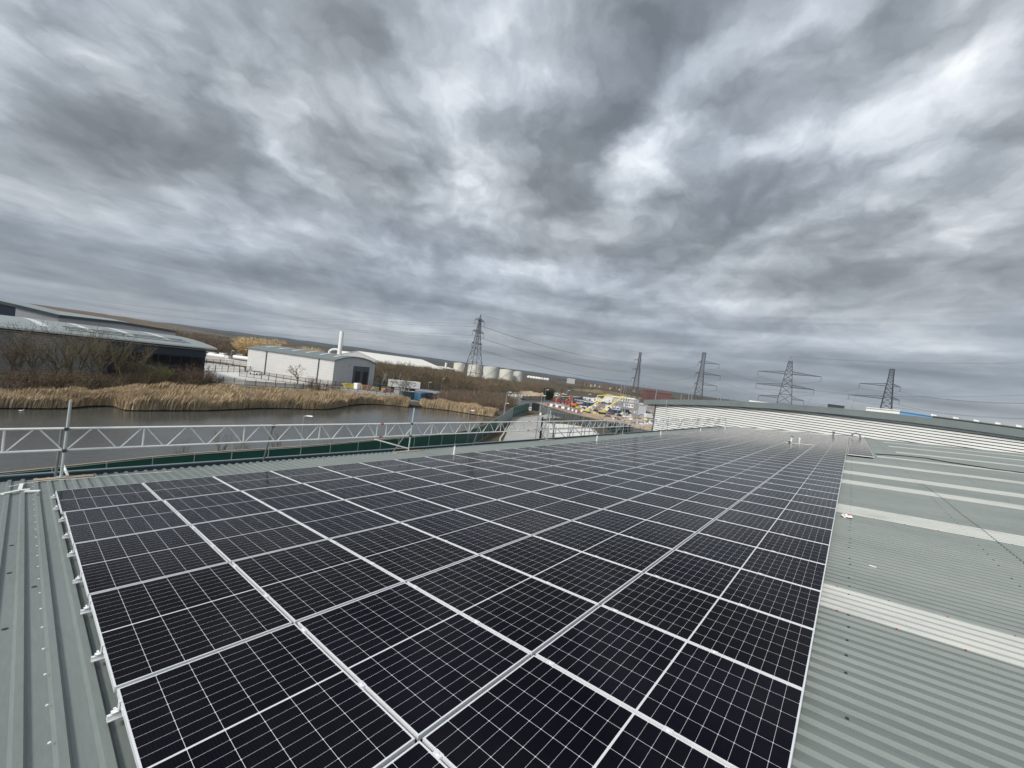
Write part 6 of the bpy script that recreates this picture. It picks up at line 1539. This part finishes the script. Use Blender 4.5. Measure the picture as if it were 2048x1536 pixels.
rnd = random.Random(91); kinds = [('white','alu'),('pink','red'),('pale grey','gclad'),('white','alu'),('brown','brown'),('pale grey','gclad'),('white','alu'),('pale grey','gclad'),('black','black'),('white','alu'),('blue','blue'),('yellow','yellow')]
cn = {}
for k in range(150):
    u = rnd.uniform(1160, 1318); d = rnd.uniform(165, 255)
    if u < 1200 and d < 185: d += 30
    p = bearing(u, d); cn_, m = kinds[rnd.randrange(len(kinds))]; cn[cn_] = cn.get(cn_, 0) + 1
    t = thing('material_stack', '%s stack of building materials on the site, %s of its colour' % (cn_, ordw(cn[cn_])), 'material stack', (p.x,p.y,0), 'building material stacks on the site', rnd.uniform(0,3))
    w, l, h = rnd.uniform(.35,1.2), rnd.uniform(.3,.9), rnd.uniform(.4,1.3)
    mb = MB(); mb.hexa([(-w,-l,.12),(w,-l,.12),(w,l,.12),(-w,l,.12),(-w*.9,-l*.92,h),(w*.94,-l*.9,h*.93),(w*.9,l*.92,h),(-w*.95,l*.9,h*.95)]); mb.build('load', M[m], t, local=True)
    mb = MB(); mb.box(-w,w,-l,-l+.12,0,.118); mb.box(-w,w,l-.12,l,0,.118); mb.box(-w,w,-.06,.06,0,.118); mb.build('bearers', M['board'], t, local=True)
# timber hoarding decks / orange slabs behind the truss
M['ply'] = mat('new_plywood', (0.40,0.30,0.21), 0.8, var=.15, vscale=.3)
for k, (pts, h, lab) in enumerate((([(152,76.5),(145,63.5)],1.2,'plywood hoarding along the road below the left boom lift'),([(145,63),(142,50)],1.2,'plywood hoarding continuing right along the road'),([(142,49.5),(146,40)],1.2,'plywood hoarding nearest the white warehouse'))):
    lowwall(pts, h, lab, M['ply'], .1)
for k, (pl_, lab) in enumerate((([(150,74),(158,76),(190,70),(196,60),(150,55),(145,62)],'orange-brown timber deck spread across the site behind the plywood hoarding'),([(146,50),(150,52),(188,52),(176,40),(150,38)],'tan plywood deck right of the orange one'))):
    mb = MB(); slab(mb, pl_, 0.0, .5); single('timber_deck', mb, M['ply'], lab, 'deck')
M['net'] = mat('dark_green_netting', (0.02,0.035,0.035), 0.8)
t = thing('debris_chute', 'black sheeted drainpipe bundle hanging beside the third eave post', 'chute', (19.0, 3.0, 8)); mb = MB(); mb.tube((18.55,2.85,9.4),(18.35,2.75,11.7),.09,.04,n=8); mb.tube((18.62,2.9,8),(18.55,2.85,9.4),.12,.09,n=8); mb.build('sheet', M['black'], t)
# dark excavation netting below the slab edge
t = thing('skip', 'dark open skip beyond the concrete slab, seen between the lattice members', 'skip', (118, 44, 0)); mb = MB(); mb.hexa([(115,42,0),(121,42,0),(121,46,0),(115,46,0),(114,41.5,2.4),(122,41.5,2.4),(122,46.5,2.4),(114,46.5,2.4)]); mb.build('body', M['net'], t); mb = MB(); mb.box(113.9,122.1,41.3,41.48,2.2,2.45); mb.build('rim', M['sgrey'], t)
# a white water bird on the lake
wb = MB(); wb.ball((0,0,.22), .38, 10, 6, (1.3,.8,.6)); wb.tube((.38,0,.28),(.52,0,.62),.07,.05,n=6); wb.ball((.56,0,.68), .09, 8, 5, (1.4,.9,.9)); wb.tube((.64,0,.67),(.78,0,.64),.03,.01,n=5); wb.tube((-.4,0,.28),(-.66,0,.38),.14,.03,n=6)
o = single('swan', wb, M['alu'], 'white water bird floating on the lake before the left reeds', 'bird'); o.location = (-.5, 78.3, -.55); o.scale = (.4,.4,.4)

# ------------------------------------------------------------------ the air
if True:
    hm = bpy.data.materials.new('haze_air'); hm.use_nodes = True; ht = hm.node_tree
    for n_ in list(ht.nodes): ht.nodes.remove(n_)
    ho = ht.nodes.new('ShaderNodeOutputMaterial'); pv = ht.nodes.new('ShaderNodeVolumePrincipled')
    pv.inputs['Color'].default_value = (0.80, 0.86, 0.95, 1); pv.inputs['Density'].default_value = 0.00003; pv.inputs['Anisotropy'].default_value = 0.0
    ht.links.new(pv.outputs[0], ho.inputs['Volume'])
    mb = MB(); mb.box(-9100, 9100, -9100, 9100, -5, 140)
    tag(mb.build('haze', hm), 'thin haze softening the far hills', 'haze', kind='stuff')
